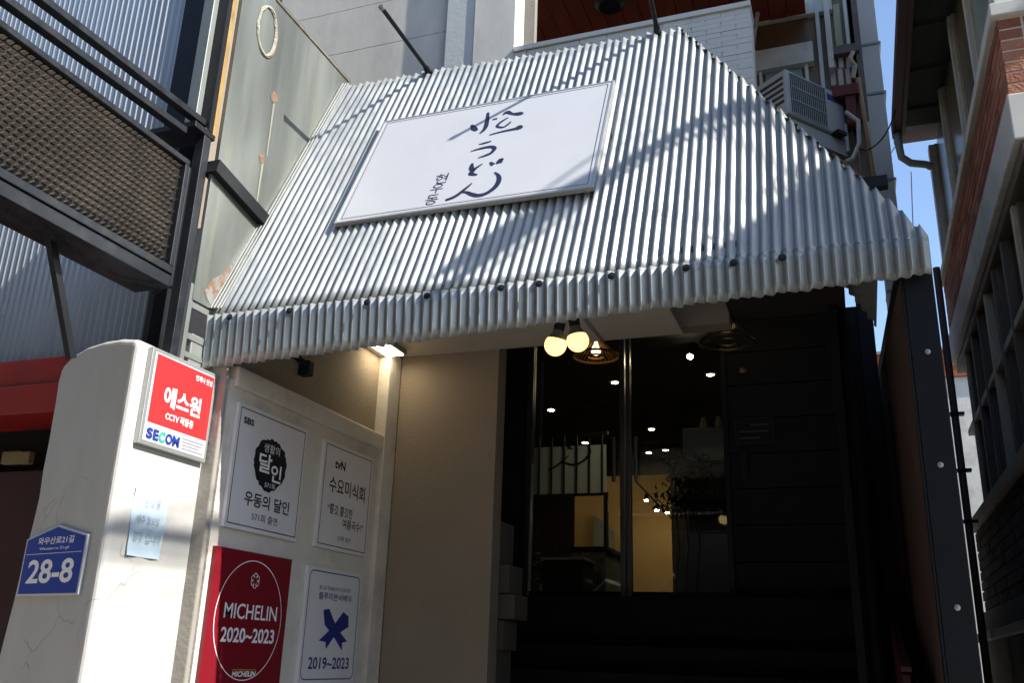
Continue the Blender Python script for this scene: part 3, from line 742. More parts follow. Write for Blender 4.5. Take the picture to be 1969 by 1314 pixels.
# slotted end bracket below the panel
for (za, zb) in ((3.18, 3.21), (3.02, 3.05), (2.93, 2.955)):
    MB().box(-3.0, -2.985, 3.46, 3.62, za, zb).build('bracket_rung', 'steel_grey', PO)
MB().box(-3.004, -2.984, 3.43, 3.458, 2.8, 3.3).build('bracket_leg', 'steel_grey', PO)
MB().box(-3.06, -2.99, 3.50, 3.60, 2.90, 3.06).build('gutter_end', 'galvanised', PO, bevel=0.006)

# louvred sign box
LB = thing('louvred_sign_box', 'long black sign box with a grid of small beige louvres', 'sign box', (-3.05, 2.5, 3.3))
BX = -3.05; by0, by1, bz0, bz1 = 1.2, 3.365, 3.325, 3.955
MB().box(BX-0.22, BX-0.035, by0, by1-0.01, bz0+0.01, bz1-0.01).build('box_body', 'steel_black', LB)
for (ya, yb, za, zb) in ((by0, by1, bz1-0.03, bz1), (by0, by1, bz0, bz0+0.04), (by1-0.03, by1, bz0+0.041, bz1-0.031)):
    MB().box(BX-0.225, BX, ya, yb, za, zb).build('box_frame', 'steel_dark', LB, bevel=0.003)
MB().box(BX-0.235, BX-0.01, by0, by1+0.02, bz0-0.065, bz0-0.003).build('bottom_channel', 'steel_dark', LB, bevel=0.003)
lv = MB()
ny, nz = int((by1-0.04-by0)/0.036), 17
for j in range(nz):
    zc = bz0+0.05+(bz1-0.035-bz0-0.05)*(j+0.5)/nz; hh = 0.030/2
    for i in range(ny):
        yc = by1-0.035-0.036*(i+0.5)+(0.018 if j % 2 else 0)
        if yc > by1-0.038: continue
        a = 0.0125
        lv.add([(BX-0.034, yc-a, zc+hh*.5), (BX-0.034, yc+a, zc+hh*.5), (BX-0.006, yc+a*.8, zc+hh*.05), (BX-0.006, yc-a*.8, zc+hh*.05), (BX-0.034, yc-a, zc-hh*.25), (BX-0.034, yc+a, zc-hh*.25)],
               [(0, 3, 2, 1), (3, 4, 5, 2), (0, 4, 3), (1, 2, 5)])
lv.build('louvre_grid', 'louvre', LB, kind='stuff')
for zz, xx, ye in ((4.06, -3.07, 3.30), (4.165, -3.05, 3.42)):
    MB().bar((xx, 1.2, zz-0.04), (xx, ye, zz+0.035), 0.05, 0.035).build('top_rail', 'steel_dark', LB, bevel=0.003)
MB().box(BX-0.03, BX-0.005, by1+0.004, by1+0.085, bz0-0.06, bz1-0.03).build('end_plate', 'steel_black', LB, bevel=0.004)
for (x, y) in ((386, 352), (381, 408), (376, 487), (369, 543)):
    q = atX(x, y, BX-0.002)
    MB().tube([Vector((BX-0.005, by1+0.04, q.z)), Vector((BX+0.03, by1+0.04, q.z))], 0.008, 8).build('stud', 'silver_frame', LB)
a = atX(92, 432, -3.22); b = atX(137, 690, -3.22)
MB().bar(a, b, 0.035, 0.03, (1, 0, 0)).build('brace', 'steel_black', LB)
# small dark camera-like fitting under the box
q = atX(300, 552, -3.25)
tag(MB().lathe((q.x, q.y, q.z), [(0.0, -0.03), (0.026, -0.025), (0.03, 0.02), (0.012, 0.05), (0.012, 0.09)], 14, (-.4, -.1, .9)).build('small_floodlight', 'steel_black'), 'small dark light fitting hanging under the louvred sign box', 'light')

# ================================================================ LEFT NEIGHBOUR
LN = thing('left_shop_building', 'neighbouring shop clad in corrugated metal over a red fascia', 'building', (-4.6, 3.9, 0))
ml, vsl, fsl = MB(), [], []
X0, X1 = -6.2, -3.63; n_ = int((X1-X0)/0.048*10)
for i in range(n_+1):
    x = X0+(X1-X0)*i/n_
    for j in range(11):
        z = 3.13+(7.5-3.13)*j/10+0.03*(x+4.2)*(j == 0)
        vsl.append((x, 3.9-0.0105*math.sin(2*math.pi*x/0.048)+0.003*math.sin(x*3+z), z))
for i in range(n_):
    for j in range(10):
        a = i*11+j; fsl.append((a, a+11, a+12, a+1))
ml.add(vsl, fsl); ml.build('corrugated_cladding', 'galvanised_left', LN, smooth=True)
MB().box(X0, X1-0.05, 3.93, 4.1, 3.2, 7.5).build('wall', 'concrete_dark', LN)
MB().box(-3.64, -3.60, 3.86, 4.02, 3.13, 7.5).build('corner_trim', 'steel_dark', LN)
MB().box(X0, -3.7, 3.80, 4.1, 2.96, 3.125).build('fascia', 'red_fascia', LN, bevel=0.004)
MB().box(X0, -3.7, 3.76, 4.1, 2.79, 2.957).build('fascia_lower', 'red_fascia', LN, bevel=0.004)
MB().box(X0, -3.4, 4.3, 4.4, 0, 3.25).build('shopfront_back', 'void_dark', LN)
MB().box(X0, -3.7, 4.0, 4.06, 0, 2.52).build('shutter', 'maroon', LN)
MB().box(-3.62, -3.2, 3.95, 4.02, 2.6, 3.9).build('inner_wall', 'plaster_cream', LN)
MB().box(-3.69, -3.66, 3.72, 3.78, 2.95, 3.16).build('fascia_bracket', 'steel_black', LN)
for k, (xa, xb) in enumerate(((8, 38), (41, 56))):
    a = atY(xa, 870, 3.96); b = atY(xb, 892, 3.96)
    MB().box(a.x, b.x, 3.95, 3.99, b.z, a.z).build('junction_box', 'cardboard', LN, bevel=0.004)

# ================================================================ WHITE PILLAR
right_x = -2.93
PY = 3.09                                       # front right edge of the pillar
PU = Vector((math.cos(R(16)), -math.sin(R(16)), 0)); PN = Vector((-math.sin(R(16)), -math.cos(R(16)), 0))
PO_ = Vector((right_x, PY, 0))
prof = [atP(x, y, PO_, PN) for x, y in ((258, 650), (232, 649), (200, 654), (168, 664), (138, 682), (117, 704), (108, 735), (103, 770), (96, 810), (88, 856), (78, 905), (70, 960), (58, 1010), (40, 1080), (22, 1155), (0, 1240), (-30, 1360))]
pp = [PO_+Vector((0, 0, prof[0].z-0.012)), *prof, prof[-1]*1.0-PU*0.12, PO_]
pp[-2].z = 0
PI_ = thing('plaster_pillar', 'thick cracked white plaster pillar with a rounded top beside the entrance', 'pillar', (-3.2, 3.4, 0))
m = MB(); nP = len(pp)
m.add(pp+[Vector((min(p.x, right_x-0.0), 3.655, p.z)) for p in pp], [tuple(range(nP-1, -1, -1)), tuple(range(nP, 2*nP))]+[(i, (i+1) % nP, nP+(i+1) % nP, nP+i) for i in range(nP)])
m.build('pillar_body', 'plaster_white', PI_, bevel=0.034, seg=4, smooth=False)
# security sign on the pillar
S_Y0, S_Y1, S_Z0, S_Z1 = 3.158, 3.618, 2.43, 2.872
SS = thing('security_sign', 'red and white security company sign in a silver frame on the pillar', 'sign', (right_x, 3.45, 2.45))
MB().box(right_x+0.001, right_x+0.028, S_Y0, S_Y1, S_Z0, S_Z1).build('frame', 'silver_frame', SS, bevel=0.003)
sp_ = Plane2((right_x+0.0285, S_Y0, S_Z0), (0, 1, 0), (0, 0, 1)); W_, H_ = S_Y1-S_Y0, S_Z1-S_Z0
def face(pl, u0, v0, u1, v1, m_, par, lift=0.001, name='panel'):
    return MB().add([pl.p(u0, v0, lift), pl.p(u1, v0, lift), pl.p(u1, v1, lift), pl.p(u0, v1, lift)], [(0, 1, 2, 3)]).build(name, m_, par)
face(sp_, 0.018, 0.018, W_-0.018, H_-0.018, 'sign_white', SS, 0.0012, 'white_panel')
face(sp_, *frac(W_, H_, .07, .055, .955, .765), 'sign_red', SS, 0.0024, 'red_panel')
text(sp_, '언제나 안심', frac(W_, H_, .66, .10, .925, .165), 'ink_white', SS, 0.02)
text(sp_, '에스원', frac(W_, H_, .24, .34, .80, .56), 'ink_white', SS, 0.03)
text(sp_, 'CCTV 작동중', frac(W_, H_, .30, .605, .72, .69), 'ink_white', SS, 0.025)
for ch, u0, u1, c in (('S', .08, .165, 'ink_secom'), ('E', .175, .25, 'ink_secom'), ('C', .255, .345, 'ink_teal'), ('O', .35, .45, 'ink_secom'), ('M', .455, .555, 'ink_secom')):
    text(sp_, ch, frac(W_, H_, u0, .82, u1, .93), c, SS, 0.045)
for k in range(4): face(sp_, *frac(W_, H_, .60, .815+k*.034, .93-.03*(k % 3), .823+k*.034), 'ink_grey', SS, 0.003, 'small_print')
# handwritten blue note
NT = thing('handwritten_note', 'pale blue paper note with faint handwriting stuck on the pillar', 'note', (right_x, 3.4, 1.96))
n_y0, n_y1, n_z0, n_z1 = 3.215, 3.43, 1.957, 2.25
ng = MB(); nn = 8
ng.add([(right_x+0.005+0.004*math.sin(i*1.3+j*.9)+(0.008 if (i == 0 and j == 0) else 0), n_y0+(n_y1-n_y0)*i/nn, n_z0+(n_z1-n_z0)*j/nn) for i in range(nn+1) for j in range(nn+1)],
       [(i*(nn+1)+j, (i+1)*(nn+1)+j, (i+1)*(nn+1)+j+1, i*(nn+1)+j+1) for i in range(nn) for j in range(nn)])
ng.build('paper', 'paper_blue', NT, smooth=True)
np_ = Plane2((right_x+0.0105, n_y0, n_z0), (0, 1, 0), (0, 0, 1)); W_, H_ = n_y1-n_y0, n_z1-n_z0
text(np_, '현 우동', frac(W_, H_, .30, .13, .78, .27), 'ink_grey', NT, -0.012, lift=0.0)
text(np_, '매주 월요일', frac(W_, H_, .14, .40, .80, .52), 'ink_grey', NT, -0.008, lift=0.0)
text(np_, '휴무 입니다', frac(W_, H_, .10, .64, .92, .80), 'ink_grey', NT, -0.012, lift=0.0)
# blue house number plate
PLT = thing('house_number_plate', 'blue pentagonal house number plate reading 28-8 on the pillar front', 'sign', (-3.2, PY, 1.78))
pf = Plane2(PO_+PN*0.002, PU, (0, 0, 1))
pc = [pf.px(x, y) for x, y in ((40, 1145), (156, 1148), (172, 1036), (112, 1011), (54, 1032))]
xa, xb = (pc[0][0]+pc[4][0])/2, (pc[1][0]+pc[2][0])/2; zb_, zs, zt_ = (pc[0][1]+pc[1][1])/2, (pc[2][1]+pc[4][1])/2, pc[3][1]
pent = [(xa, zb_), (xb, zb_), (xb, zs), ((xa+xb)/2, zt_), (xa, zs)]
MB().prism([pf.p(a, b, 0) for a, b in pent], PN*0.012).build('backing_plate', 'sign_white', PLT, bevel=0.004)
c_ = ((xa+xb)/2, (zb_+zt_)/2-.01)
MB().add([pf.p(c_[0]+(a-c_[0])*.94, c_[1]+(b-c_[1])*.94, 0.0132) for a, b in pent], [(0, 1, 2, 3, 4)]).build('blue_face', 'plate_blue', PLT)
pp_ = Plane2(pf.p(xa, zb_, 0.0135), PU, (0, 0, 1)); W_, H_ = xb-xa, zt_-zb_
text(pp_, '와우산로21길', frac(W_, H_, .22, .17, .80, .275), 'ink_white', PLT, 0.015, lift=0.001)
text(pp_, 'Wausan-ro 21-gil', frac(W_, H_, .26, .315, .74, .365), 'ink_white', PLT, 0.01, lift=0.001)
face(pp_, *frac(W_, H_, .05, .405, .95, .412), 'ink_white', PLT, 0.001, 'divider_line')
text(pp_, '28-8', frac(W_, H_, .13, .49, .87, .83), 'ink_white', PLT, 0.022, lift=0.001)

# ================================================================ AWARD BOARDS ON THE SIDE WALL
def board(label, y0, y1, z0, z1, m_, nm='award_board', edge=0.02, thick=0.022):
    t = thing(nm, label, 'sign', (LW, (y0+y1)/2, z0), 'award boards on the side wall')
    MB().box(LW+0.001, LW+thick, y0-edge, y1+edge, z0-edge, z1+edge).build('board_panel', m_, t, bevel=0.002)
    return t, Plane2((LW+thick, y0, z0), (0, 1, 0), (0, 0, 1)), y1-y0, z1-z0
# 1 udon master
t, pl, W_, H_ = board('white award board with a round black brush emblem and black border', 3.74, 4.335, 2.165, 2.74, 'board_white')
rect_outline(pl, 0, 0, W_, H_, 0.005, 'ink_black', t, 0.001)
text(pl, 'SBS', frac(W_, H_, .055, .075, .20, .135), 'ink_black', t, 0.04, lift=0.001)
bl = []
for k in range(56):
    a_ = 2*math.pi*k/56; rr_ = 1+random.uniform(-.05, .05)+.03*math.sin(a_*3)
    bl.append((W_*.50+math.cos(a_)*W_*.245*rr_, H_*.585+math.sin(a_)*H_*.235*rr_))
MB().add([pl.p(u, v, 0.001) for u, v in bl], [tuple(range(56))]).build('emblem_disc', 'ink_black', t)
text(pl, '생활의', frac(W_, H_, .38, .235, .62, .315), 'ink_white', t, 0.0, lift=0.002)
text(pl, '달', frac(W_, H_, .33, .33, .52, .50), 'ink_white', t, 0.02, lift=0.002)
text(pl, '인', frac(W_, H_, .52, .40, .68, .56), 'ink_white', t, 0.02, lift=0.002)
text(pl, '571회', frac(W_, H_, .45, .575, .60, .625), 'ink_white', t, 0.0, lift=0.002)
text(pl, '우동의 달인', frac(W_, H_, .19, .695, .86, .82), 'ink_black', t, 0.02, lift=0.001)
text(pl, '571회 출연', frac(W_, H_, .32, .865, .70, .935), 'ink_black', t, 0.006, lift=0.001)
# 2 noodle show
t, pl, W_, H_ = board('white award board with thin border and a quoted line of small text', 4.565, 5.11, 2.165, 2.735, 'board_white')
rect_outline(pl, 0, 0, W_, H_, 0.005, 'ink_black', t, 0.001)
text(pl, 'tvN', frac(W_, H_, .20, .125, .42, .22), 'ink_black', t, 0.03, lift=0.001)
text(pl, '수요미식회', frac(W_, H_, .12, .31, .90, .475), 'ink_black', t, 0.012, lift=0.001)
text(pl, '“쫄깃 쫄깃한', frac(W_, H_, .13, .585, .66, .685), 'ink_black', t, 0.012, lift=0.001)
text(pl, '여름국수!”', frac(W_, H_, .46, .70, .92, .80), 'ink_black', t, 0.012, lift=0.001)
text(pl, '210회 출연', frac(W_, H_, .38, .88, .66, .93), 'ink_black', t, 0.0, lift=0.001)
# 3 red guide board
t, pl, W_, H_ = board('dark red guide board with a thin white oval and white lettering', 3.70, 4.325, 1.42, 2.04, 'guide_red', edge=0.01)
ov = [(W_*.50+math.cos(2*math.pi*k/64)*W_*.44, H_*.50+math.sin(2*math.pi*k/64)*H_*.455) for k in range(64)]
ov2 = [(W_*.50+math.cos(2*math.pi*k/64)*(W_*.44-.0045), H_*.50+math.sin(2*math.pi*k/64)*(H_*.455-.0045)) for k in range(64)]
MB().add([pl.p(a, b, .001) for a, b in ov]+[pl.p(a, b, .001) for a, b in ov2], [(i, (i+1) % 64, 64+(i+1) % 64, 64+i) for i in range(64)]).build('oval_line', 'ink_white', t)
fw = MB()
for k in range(6):
    a_ = R(60*k+30); pts = []
    for q_ in range(13):
        b_ = R(-130+260*q_/12)
        lu, lv_ = .022+math.cos(b_)*.014, math.sin(b_)*.014
        pts.append((W_*.52+lu*math.cos(a_)-lv_*math.sin(a_), H_*.80+lu*math.sin(a_)+lv_*math.cos(a_), 1))
    brush(fw, pl, pts, 0.001, 0.0035)
fw.build('flower_emblem', 'ink_white', t)
text(pl, 'MICHELIN', frac(W_, H_, .17, .385, .87, .50), 'ink_white', t, 0.008, lift=0.001)
text(pl, '2020~2023', frac(W_, H_, .165, .565, .865, .675), 'ink_white', t, 0.022, lift=0.001)
face(pl, *frac(W_, H_, .36, .872, .66, .877), 'ink_gold', t, 0.001, 'gold_line')
text(pl, 'MICHELIN', frac(W_, H_, .36, .885, .66, .925), 'ink_white', t, 0.03, lift=0.001, shear=0.004)
# 4 blue ribbon board
t, pl, W_, H_ = board('white award board with rounded blue outline and a crossed blue ribbon', 4.52, 5.085, 1.445, 2.02, 'board_white')
rect_outline(pl, 0, 0, W_, H_, 0.006, 'ink_blue', t, 0.001, rad=0.04)
text(pl, 'BLUE RIBBON SURVEY', frac(W_, H_, .20, .135, .82, .17), 'ink_blue', t, -0.005, lift=0.001)
text(pl, '블루리본서베이', frac(W_, H_, .20, .195, .84, .265), 'ink_blue', t, 0.01, lift=0.001)
rbn = MB()
def rib(pts, lift): rbn.add([pl.p(W_*u, H_*(1-v), lift) for u, v in pts], [tuple(range(len(pts)))])
rib([(.33, .36), (.44, .43), (.55, .52), (.67, .62), (.80, .71), (.76, .60), (.86, .61)][0:0] or [(.31, .36), (.42, .345), (.60, .52), (.83, .64), (.73, .655), (.735, .73), (.53, .59), (.36, .50)], 0.001)
rib([(.70, .36), (.815, .40), (.83, .50), (.56, .60), (.42, .72), (.40, .655), (.27, .645), (.50, .52)], 0.0018)
rbn.build('ribbon_emblem', 'ink_blue', t)
text(pl, '2019~2023', frac(W_, H_, .12, .795, .90, .905), 'ink_blue', t, 0.02, lift=0.001)
# small security camera above the boards
q = atX(575, 706, LW-0.02)
SC = thing('security_camera', 'small dark bracket camera above the award boards', 'camera', (LW, q.y, q.z))
MB().bar((LW-0.05, q.y-0.2, q.z+0.10), (LW+0.03, q.y+0.02, q.z), 0.02, 0.03).build('arm', 'steel_black', SC)
MB().box(LW-0.02, LW+0.05, q.y-0.01, q.y+0.05, q.z-0.05, q.z+0.035).build('housing', 'steel_black', SC, bevel=0.006)

# ================================================================ RIGHT SIDE OF THE ENTRANCE
FX = 0.255
FW = thing('stair_side_wall', 'rust brown side wall rising beside the stairs behind a bolted post', 'wall', (FX+.05, 4.5, 0))
for i in range(6):
    ya = 3.69+i*0.715; yb = ya+0.710
    za = 3.10+(ya-3.66)*0.158; zb = 3.10+(yb-3.66)*0.158
    MB().prism([(FX, ya, 0), (FX, yb, 0), (FX, yb, zb), (FX, ya, za)], (0.045, 0, 0)).build('panel', 'rust_board', FW, bevel=0.002)
MB().bar((FX+0.02, 3.66, 3.115), (FX+0.02, 7.98, 3.115+4.32*.158), 0.075, 0.02).build('cap_rail', 'steel_black', FW)
BPST = thing('bolted_post', 'dark navy steel post with three pale bolts under the awning corner', 'post', (0.31, 3.62, 0))
MB().box(FX-0.004, 0.358, 3.645, 3.685, 0, 3.08).build('post_plate', 'post_navy', BPST, bevel=0.003)
MB().box(FX-0.012, FX-0.005, 3.643, 3.72, 0, 3.07).build('post_flange', 'post_navy', BPST)
for (x, y) in ((1785, 670), (1810, 890), (1843, 1168)):
    q = atY(x, y, 3.6)
    MB().lathe((q.x, 3.645, q.z), [(0.0105, 0.0), (0.0105, 0.003), (0.0065, 0.004), (0.0065, 0.008), (0, 0.009)], 10, (0, -1, 0)).build('bolt', 'silver_frame', BPST)
RL = thing('red_handrail', 'dark red handrail climbing along the side wall of the stairs', 'handrail', (0.16, 5.5, 0))
MB().prism([(0.13, 4.3, 0.6), (0.13, 6.6, 1.2), (0.13, 6.6, 2.0), (0.13, 4.3, 1.58)], (0.03, 0, 0)).build('rail_panel', 'rail_red', RL, bevel=0.004)
MB().bar((0.145, 4.28, 1.60), (0.145, 6.62, 2.02), 0.04, 0.02).build('top_bar', 'rail_red', RL)
a = atY(1642, 545, 6.0); b = atY(1672, 545, 6.0)
P2 = thing('recess_post', 'tall dark post between the stair recess and the side wall', 'post', (0.17, 6.0, 0))
MB().box(a.x, b.x, 6.0, 6.08, 0, 4.6).build('shaft', 'post_navy', P2, bevel=0.004)
MB().box(a.x-0.02, b.x+0.02, 5.98, 6.1, 4.602, 4.64).build('cap', 'post_navy', P2)
MB().box(0.050, a.x+0.01, 6.02, 6.06, 0, 3.82).build('infill_panel', 'recess_dark', P2)
MB().box(b.x+0.002, FX-0.003, 6.03, 6.06, 0, 3.16).build('lower_infill', 'rust_board', P2)
P3 = thing('edge_post', 'slim grey steel post at the edge of the stair recess', 'post', (0, FY, 0))
MB().box(-0.05, -0.005, FY, FY+0.10, 0, 3.615).build('shaft', 'post_navy', P3, bevel=0.003)
MB().box(-0.025, 0.02, FY+0.13, FY+0.19, 0, 3.615).build('rear_shaft', 'post_navy', P3, bevel=0.003)
DPp = thing('drain_pipe', 'dark drain pipe with brackets inside the recess edge', 'pipe', (0.06, 5.8, 0))
MB().tube([(0.045, 5.5, 0), (0.045, 5.5, 3.6)], 0.035, 14).build('pipe', 'recess_dark', DPp, smooth=True)
for zz in (2.15, 2.55, 3.0): MB().lathe((0.045, 5.5, zz), [(0.041, -.012), (0.041, .012)], 14).build('bracket', 'steel_black', DPp)
# notice on the dark boards
a = atY(1412, 806, 6.97); b = atY(1490, 852, 6.97)
WN = thing('wall_notice', 'small dark notice plate with faint lines on the dark boards', 'sign', (a.x, 6.98, b.z))
MB().box(a.x, b.x, 6.975, 6.99, b.z, a.z).build('plate', 'recess_dark', WN)
np2 = Plane2((a.x, 6.9745, b.z), (1, 0, 0), (0, 0, 1)); W_, H_ = b.x-a.x, a.z-b.z
rect_outline(np2, 0.004, 0.004, W_-.004, H_-.004, 0.003, 'ink_dim', WN, 0.001)
for k, (u0, u1) in enumerate(((.40, .86), (.08, .86), (.10, .62))):
    face(np2, W_*u0, H_*(.70-k*.25), W_*u1, H_*(.76-k*.25), 'ink_dim', WN, 0.001, 'faint_line')
q = atY(1426, 705, 6.9)
tag(MB().lathe((q.x, 6.98, q.z), [(0.0, -.03), (0.032, -.026), (0.034, .0), (0.022, .018)], 14, (0, -.3, 1)).build('wall_lamp', 'window_olive'), 'small unlit olive wall lamp on the dark boards', 'lamp')
q = atY(1429, 890, 6.9)
tag(MB().box(q.x-.03, q.x+.03, 6.96, 6.992, q.z-.11, q.z+.11).build('entry_keypad', 'steel_black', bevel=.006), 'narrow black keypad on the dark boards beside the door', 'keypad')
# pair of tubs on the step edge
q = atY(1628, 1140, 6.6)

# ================================================================ SET-BACK WING WITH AIR CONDITIONER
WY = 7.6
WG = thing('set_back_wing', 'cluttered set-back upper wing with a timber window and tiles', 'building', (0, WY, 4.9))
def wq(name, m_, xa, ya, xb, yb, d0=0.0, d1=0.06, bevel=0.004, par=None):
    a = atY(xa, ya, WY-d1); b = atY(xb, yb, WY-d1)
    return MB().box(a.x, b.x, WY-d1, WY-d0, b.z, a.z).build(name, m_, par or WG, bevel=bevel)
MB().box(-0.62, 0.375, WY, WY+0.3, 4.95, 10).build('wall', 'plaster_brown', WG)
wq('upper_pane', 'amber_glass', 1453, 18, 1558, 97, 0, .02)
wq('window_head', 'white_frame', 1446, -40, 1600, 17, 0, .07)
wq('window_jamb', 'eave_dark', 1440, 0, 1452, 110, 0, .05)
wq('window_transom', 'white_frame', 1450, 98, 1565, 116, 0, .09)
wl_ = wq('lower_pane', 'window_frost', 1470, 118, 1545, 170, 0, .02)
wq('lower_jamb', 'white_frame', 1458, 117, 1469, 200, 0, .06)
wq('lower_jamb', 'white_frame', 1546, 117, 1560, 200, 0, .06)
wq('white_panel', 'wall_pale', 1561, -40, 1588, 175, 0, .08)
wq('white_panel_edge', 'sill_white', 1589, -40, 1594, 130, 0, .12)
wq('curtain_window', 'curtain', 1600, 8, 1622, 92, 0, .03)
wq('window_post', 'white_frame', 1623, -30, 1629, 90, 0, .07)
wq('window_post', 'steel_grey', 1633, -30, 1639, 150, 0, .06)
wq('window_post', 'frame_brown', 1644, -30, 1650, 230, 0, .06)
wq('ledge', 'frame_brown', 1594, 90, 1652, 96, 0, .10)
for i in range(3):
    for j in range(2):
        wq('tile', 'tile_pink', 1595+i*15, 98+j*34, 1608+i*15, 129+j*34, 0, .03+.004*((i+j) % 2))
wq('shelf', 'red_box', 1600, 166, 1652, 178, 0, .16)
wq('meter_box', 'red_box', 1624, 179, 1650, 235, 0, .14)
wq('lower_board', 'white_frame', 1622, 238, 1634, 290, 0, .05)
wq('lower_board', 'frame_brown', 1636, 238, 1644, 300, 0, .07)
wq('lower_board', 'plaster_cream', 1645, 236, 1656, 330, 0, .04)
a = atY(1600, 300, WY-.2); b = atY(1690, 372, WY-.2)
MB().bar(a, b, 0.06, 0.04).build('sill_board', 'timber', WG)
MB().bar(a+Vector((0, -.02, -.07)), b+Vector((0, -.02, -.07)), 0.04, 0.03).build('sill_board', 'frame_brown', WG)
MB().tube([atY(1466, -20, WY-.2), atY(1452, 50, WY-.2), atY(1446, 90, WY-.2), atY(1450, 112, WY-.15)], 0.022, 10).build('conduit', 'pvc_white', WG, smooth=True)
MB().tube([atY(1650, 150, WY-.1), atY(1662, 230, WY-.1), atY(1678, 330, WY-.1), atY(1690, 372, WY-.1)], 0.02, 8).build('rain_pipe', 'timber', WG, smooth=True)
MB().tube([atY(1640, 100, WY-.12), atY(1634, 112, WY-.14), atY(1644, 125, WY-.12), atY(1640, 150, WY-.1)], 0.02, 8).build('loose_pipe', 'frame_aged_lit', WG)
MB().tube([atY(1626, 215, WY-.2), atY(1650, 232, WY-.2), atY(1652, 275, WY-.2), atY(1640, 305, WY-.2), atY(1626, 310, WY-.2)], 0.018, 8).build('hose', 'plaster_cream', WG, smooth=True)
# air conditioner turned towards the alley
ACC = atY(1509, 131, 7.0); ACR = atY(1621, 184, 7.0)
# depth of the right end so that the top edge is level
rr = ray(1621, 184); tt = (ACC.z-CAM.z)/rr.z; ACR = CAM+rr*tt
rl = ray(1474, 162); tl = (ACC.z-CAM.z)/rl.z; ACL = CAM+rl*tl
fu = (ACR-ACC); fu.z = 0; wAC = fu.length; fu.normalize(); fnrm = Vector((fu.y, -fu.x, 0))
bk = -fnrm; dAC = 0.34; hAC = 0.56
hAC = (ACC-atP(1513, 216, ACC, fnrm)).length
wAC = min(wAC, 1.1)
AC = thing('air_conditioner', 'outdoor air conditioner unit on a bracket above the awning edge', 'air conditioner', (ACC.x, ACC.y, ACC.z-hAC))
def acb(name, m_, u0, u1, v0, v1, n0, n1, par=None, **k): return MB().obox(ACC, fu, Vector((0, 0, 1)), fnrm, u0, u1, v0, v1, n0, n1).build(name, m_, par or AC, **k)
acb('casing', 'ac_case', 0, wAC, -hAC, 0, -dAC, 0, bevel=0.012)
acb('grille_recess', 'ac_grille', .07*wAC, .66*wAC, -hAC*.93, -hAC*.06, 0.001, 0.004)
for k in range(18):
    u = (.08+.575*k/17)*wAC
    acb('grille_bar', 'ac_case', u, u+0.0025, -hAC*.92, -hAC*.07, 0.004, 0.010)
for k in range(4):
    v = -hAC*(.06+.88*k/3); acb('grille_bar', 'ac_case', .07*wAC, .66*wAC, v-.003, v+.003, 0.010, 0.013)
acb('name_strip', 'ac_blue', .70*wAC, .96*wAC, -hAC*.26, -hAC*.12, 0.001, 0.003)
for k in range(5):                              # slotted side
    v = -hAC*(.14+.13*k)
    MB().obox(ACC, bk, Vector((0, 0, 1)), -fu, .03, dAC-.05, v-hAC*.06, v, 0.001, 0.004).build('side_slot', 'ac_grille', AC)
acb('bracket', 'ac_case', .1*wAC, wAC*1.02, -hAC-.16, -hAC-.02, -dAC, -0.02)
acb('bracket_foot', 'steel_black', .75*wAC, .9*wAC, -hAC-.02, -hAC+.01, -.02, .06)
acb('bracket_arm', 'steel_grey', .1*wAC, wAC*1.02, -hAC-.30, -hAC-.20, -dAC, -0.05)

# white metal corner column behind the wing
CO = thing('metal_corner_column', 'tall pale sheet metal corner column with dark joints against the sky', 'column', (0.48, 8.0, 0))
zj = [3.0, 3.9, 4.35, 4.66, 5.72, 6.62, 7.16, 8.2, 9.4]
for i in range(len(zj)-1):
    MB().box(0.415, 0.575, 8.0, 8.25, zj[i]+0.012, zj[i+1]-0.012).build('metal_section', 'wall_pale', CO, bevel=0.006)
    MB().box(0.41, 0.59, 7.99, 8.24, zj[i+1]-0.0115, zj[i+1]+0.0115).build('joint_strip', 'steel_grey', CO)
MB().box(0.42, 0.56, 8.01, 8.24, 0, 3.0).build('base', 'concrete', CO)

# far orange brick building low in the gap
FB = thing('far_brick_building', 'small far orange brick building showing in the gap below the sky', 'building', (1.2, 16, 0))
a = atY(1655, 682, 16.0)
MB().box(-0.5, 2.2, 16, 20, 0, a.z-0.5).build('wall', 'sill_white', FB)
MB().box(-0.6, 2.3, 15.95, 20, a.z-0.497, a.z-.05).build('brick_band', 'orange_brick', FB)
MB().box(-0.7, 2.4, 15.9, 20, a.z-.048, a.z).build('coping', 'concrete', FB)

# ================================================================ RIGHT BRICK BUILDING
BXR, BY0, BY1 = 0.85, 4.33, 7.92
BB = thing('brick_building', 'old brick building with white framed windows and a wide eave', 'building', (2, 6, 0))
def bb(name, m_, *b, bevel=0.0, par=None, **k): return MB().box(*b).build(name, m_, par or BB, bevel=bevel, **k)
bb('core_wall', 'eave_dark', BXR+0.16, 4.5, BY0+0.16, BY1-0.002, 0, 5.9)
bb('mortar_bed', 'mortar', BXR+0.003, BXR+0.157, BY0+0.003, BY1-.01, 4.195, 4.625)
bb('mortar_bed', 'mortar', BXR+0.16, 4.5, BY0+0.003, BY0+0.157, 4.195, 4.625)
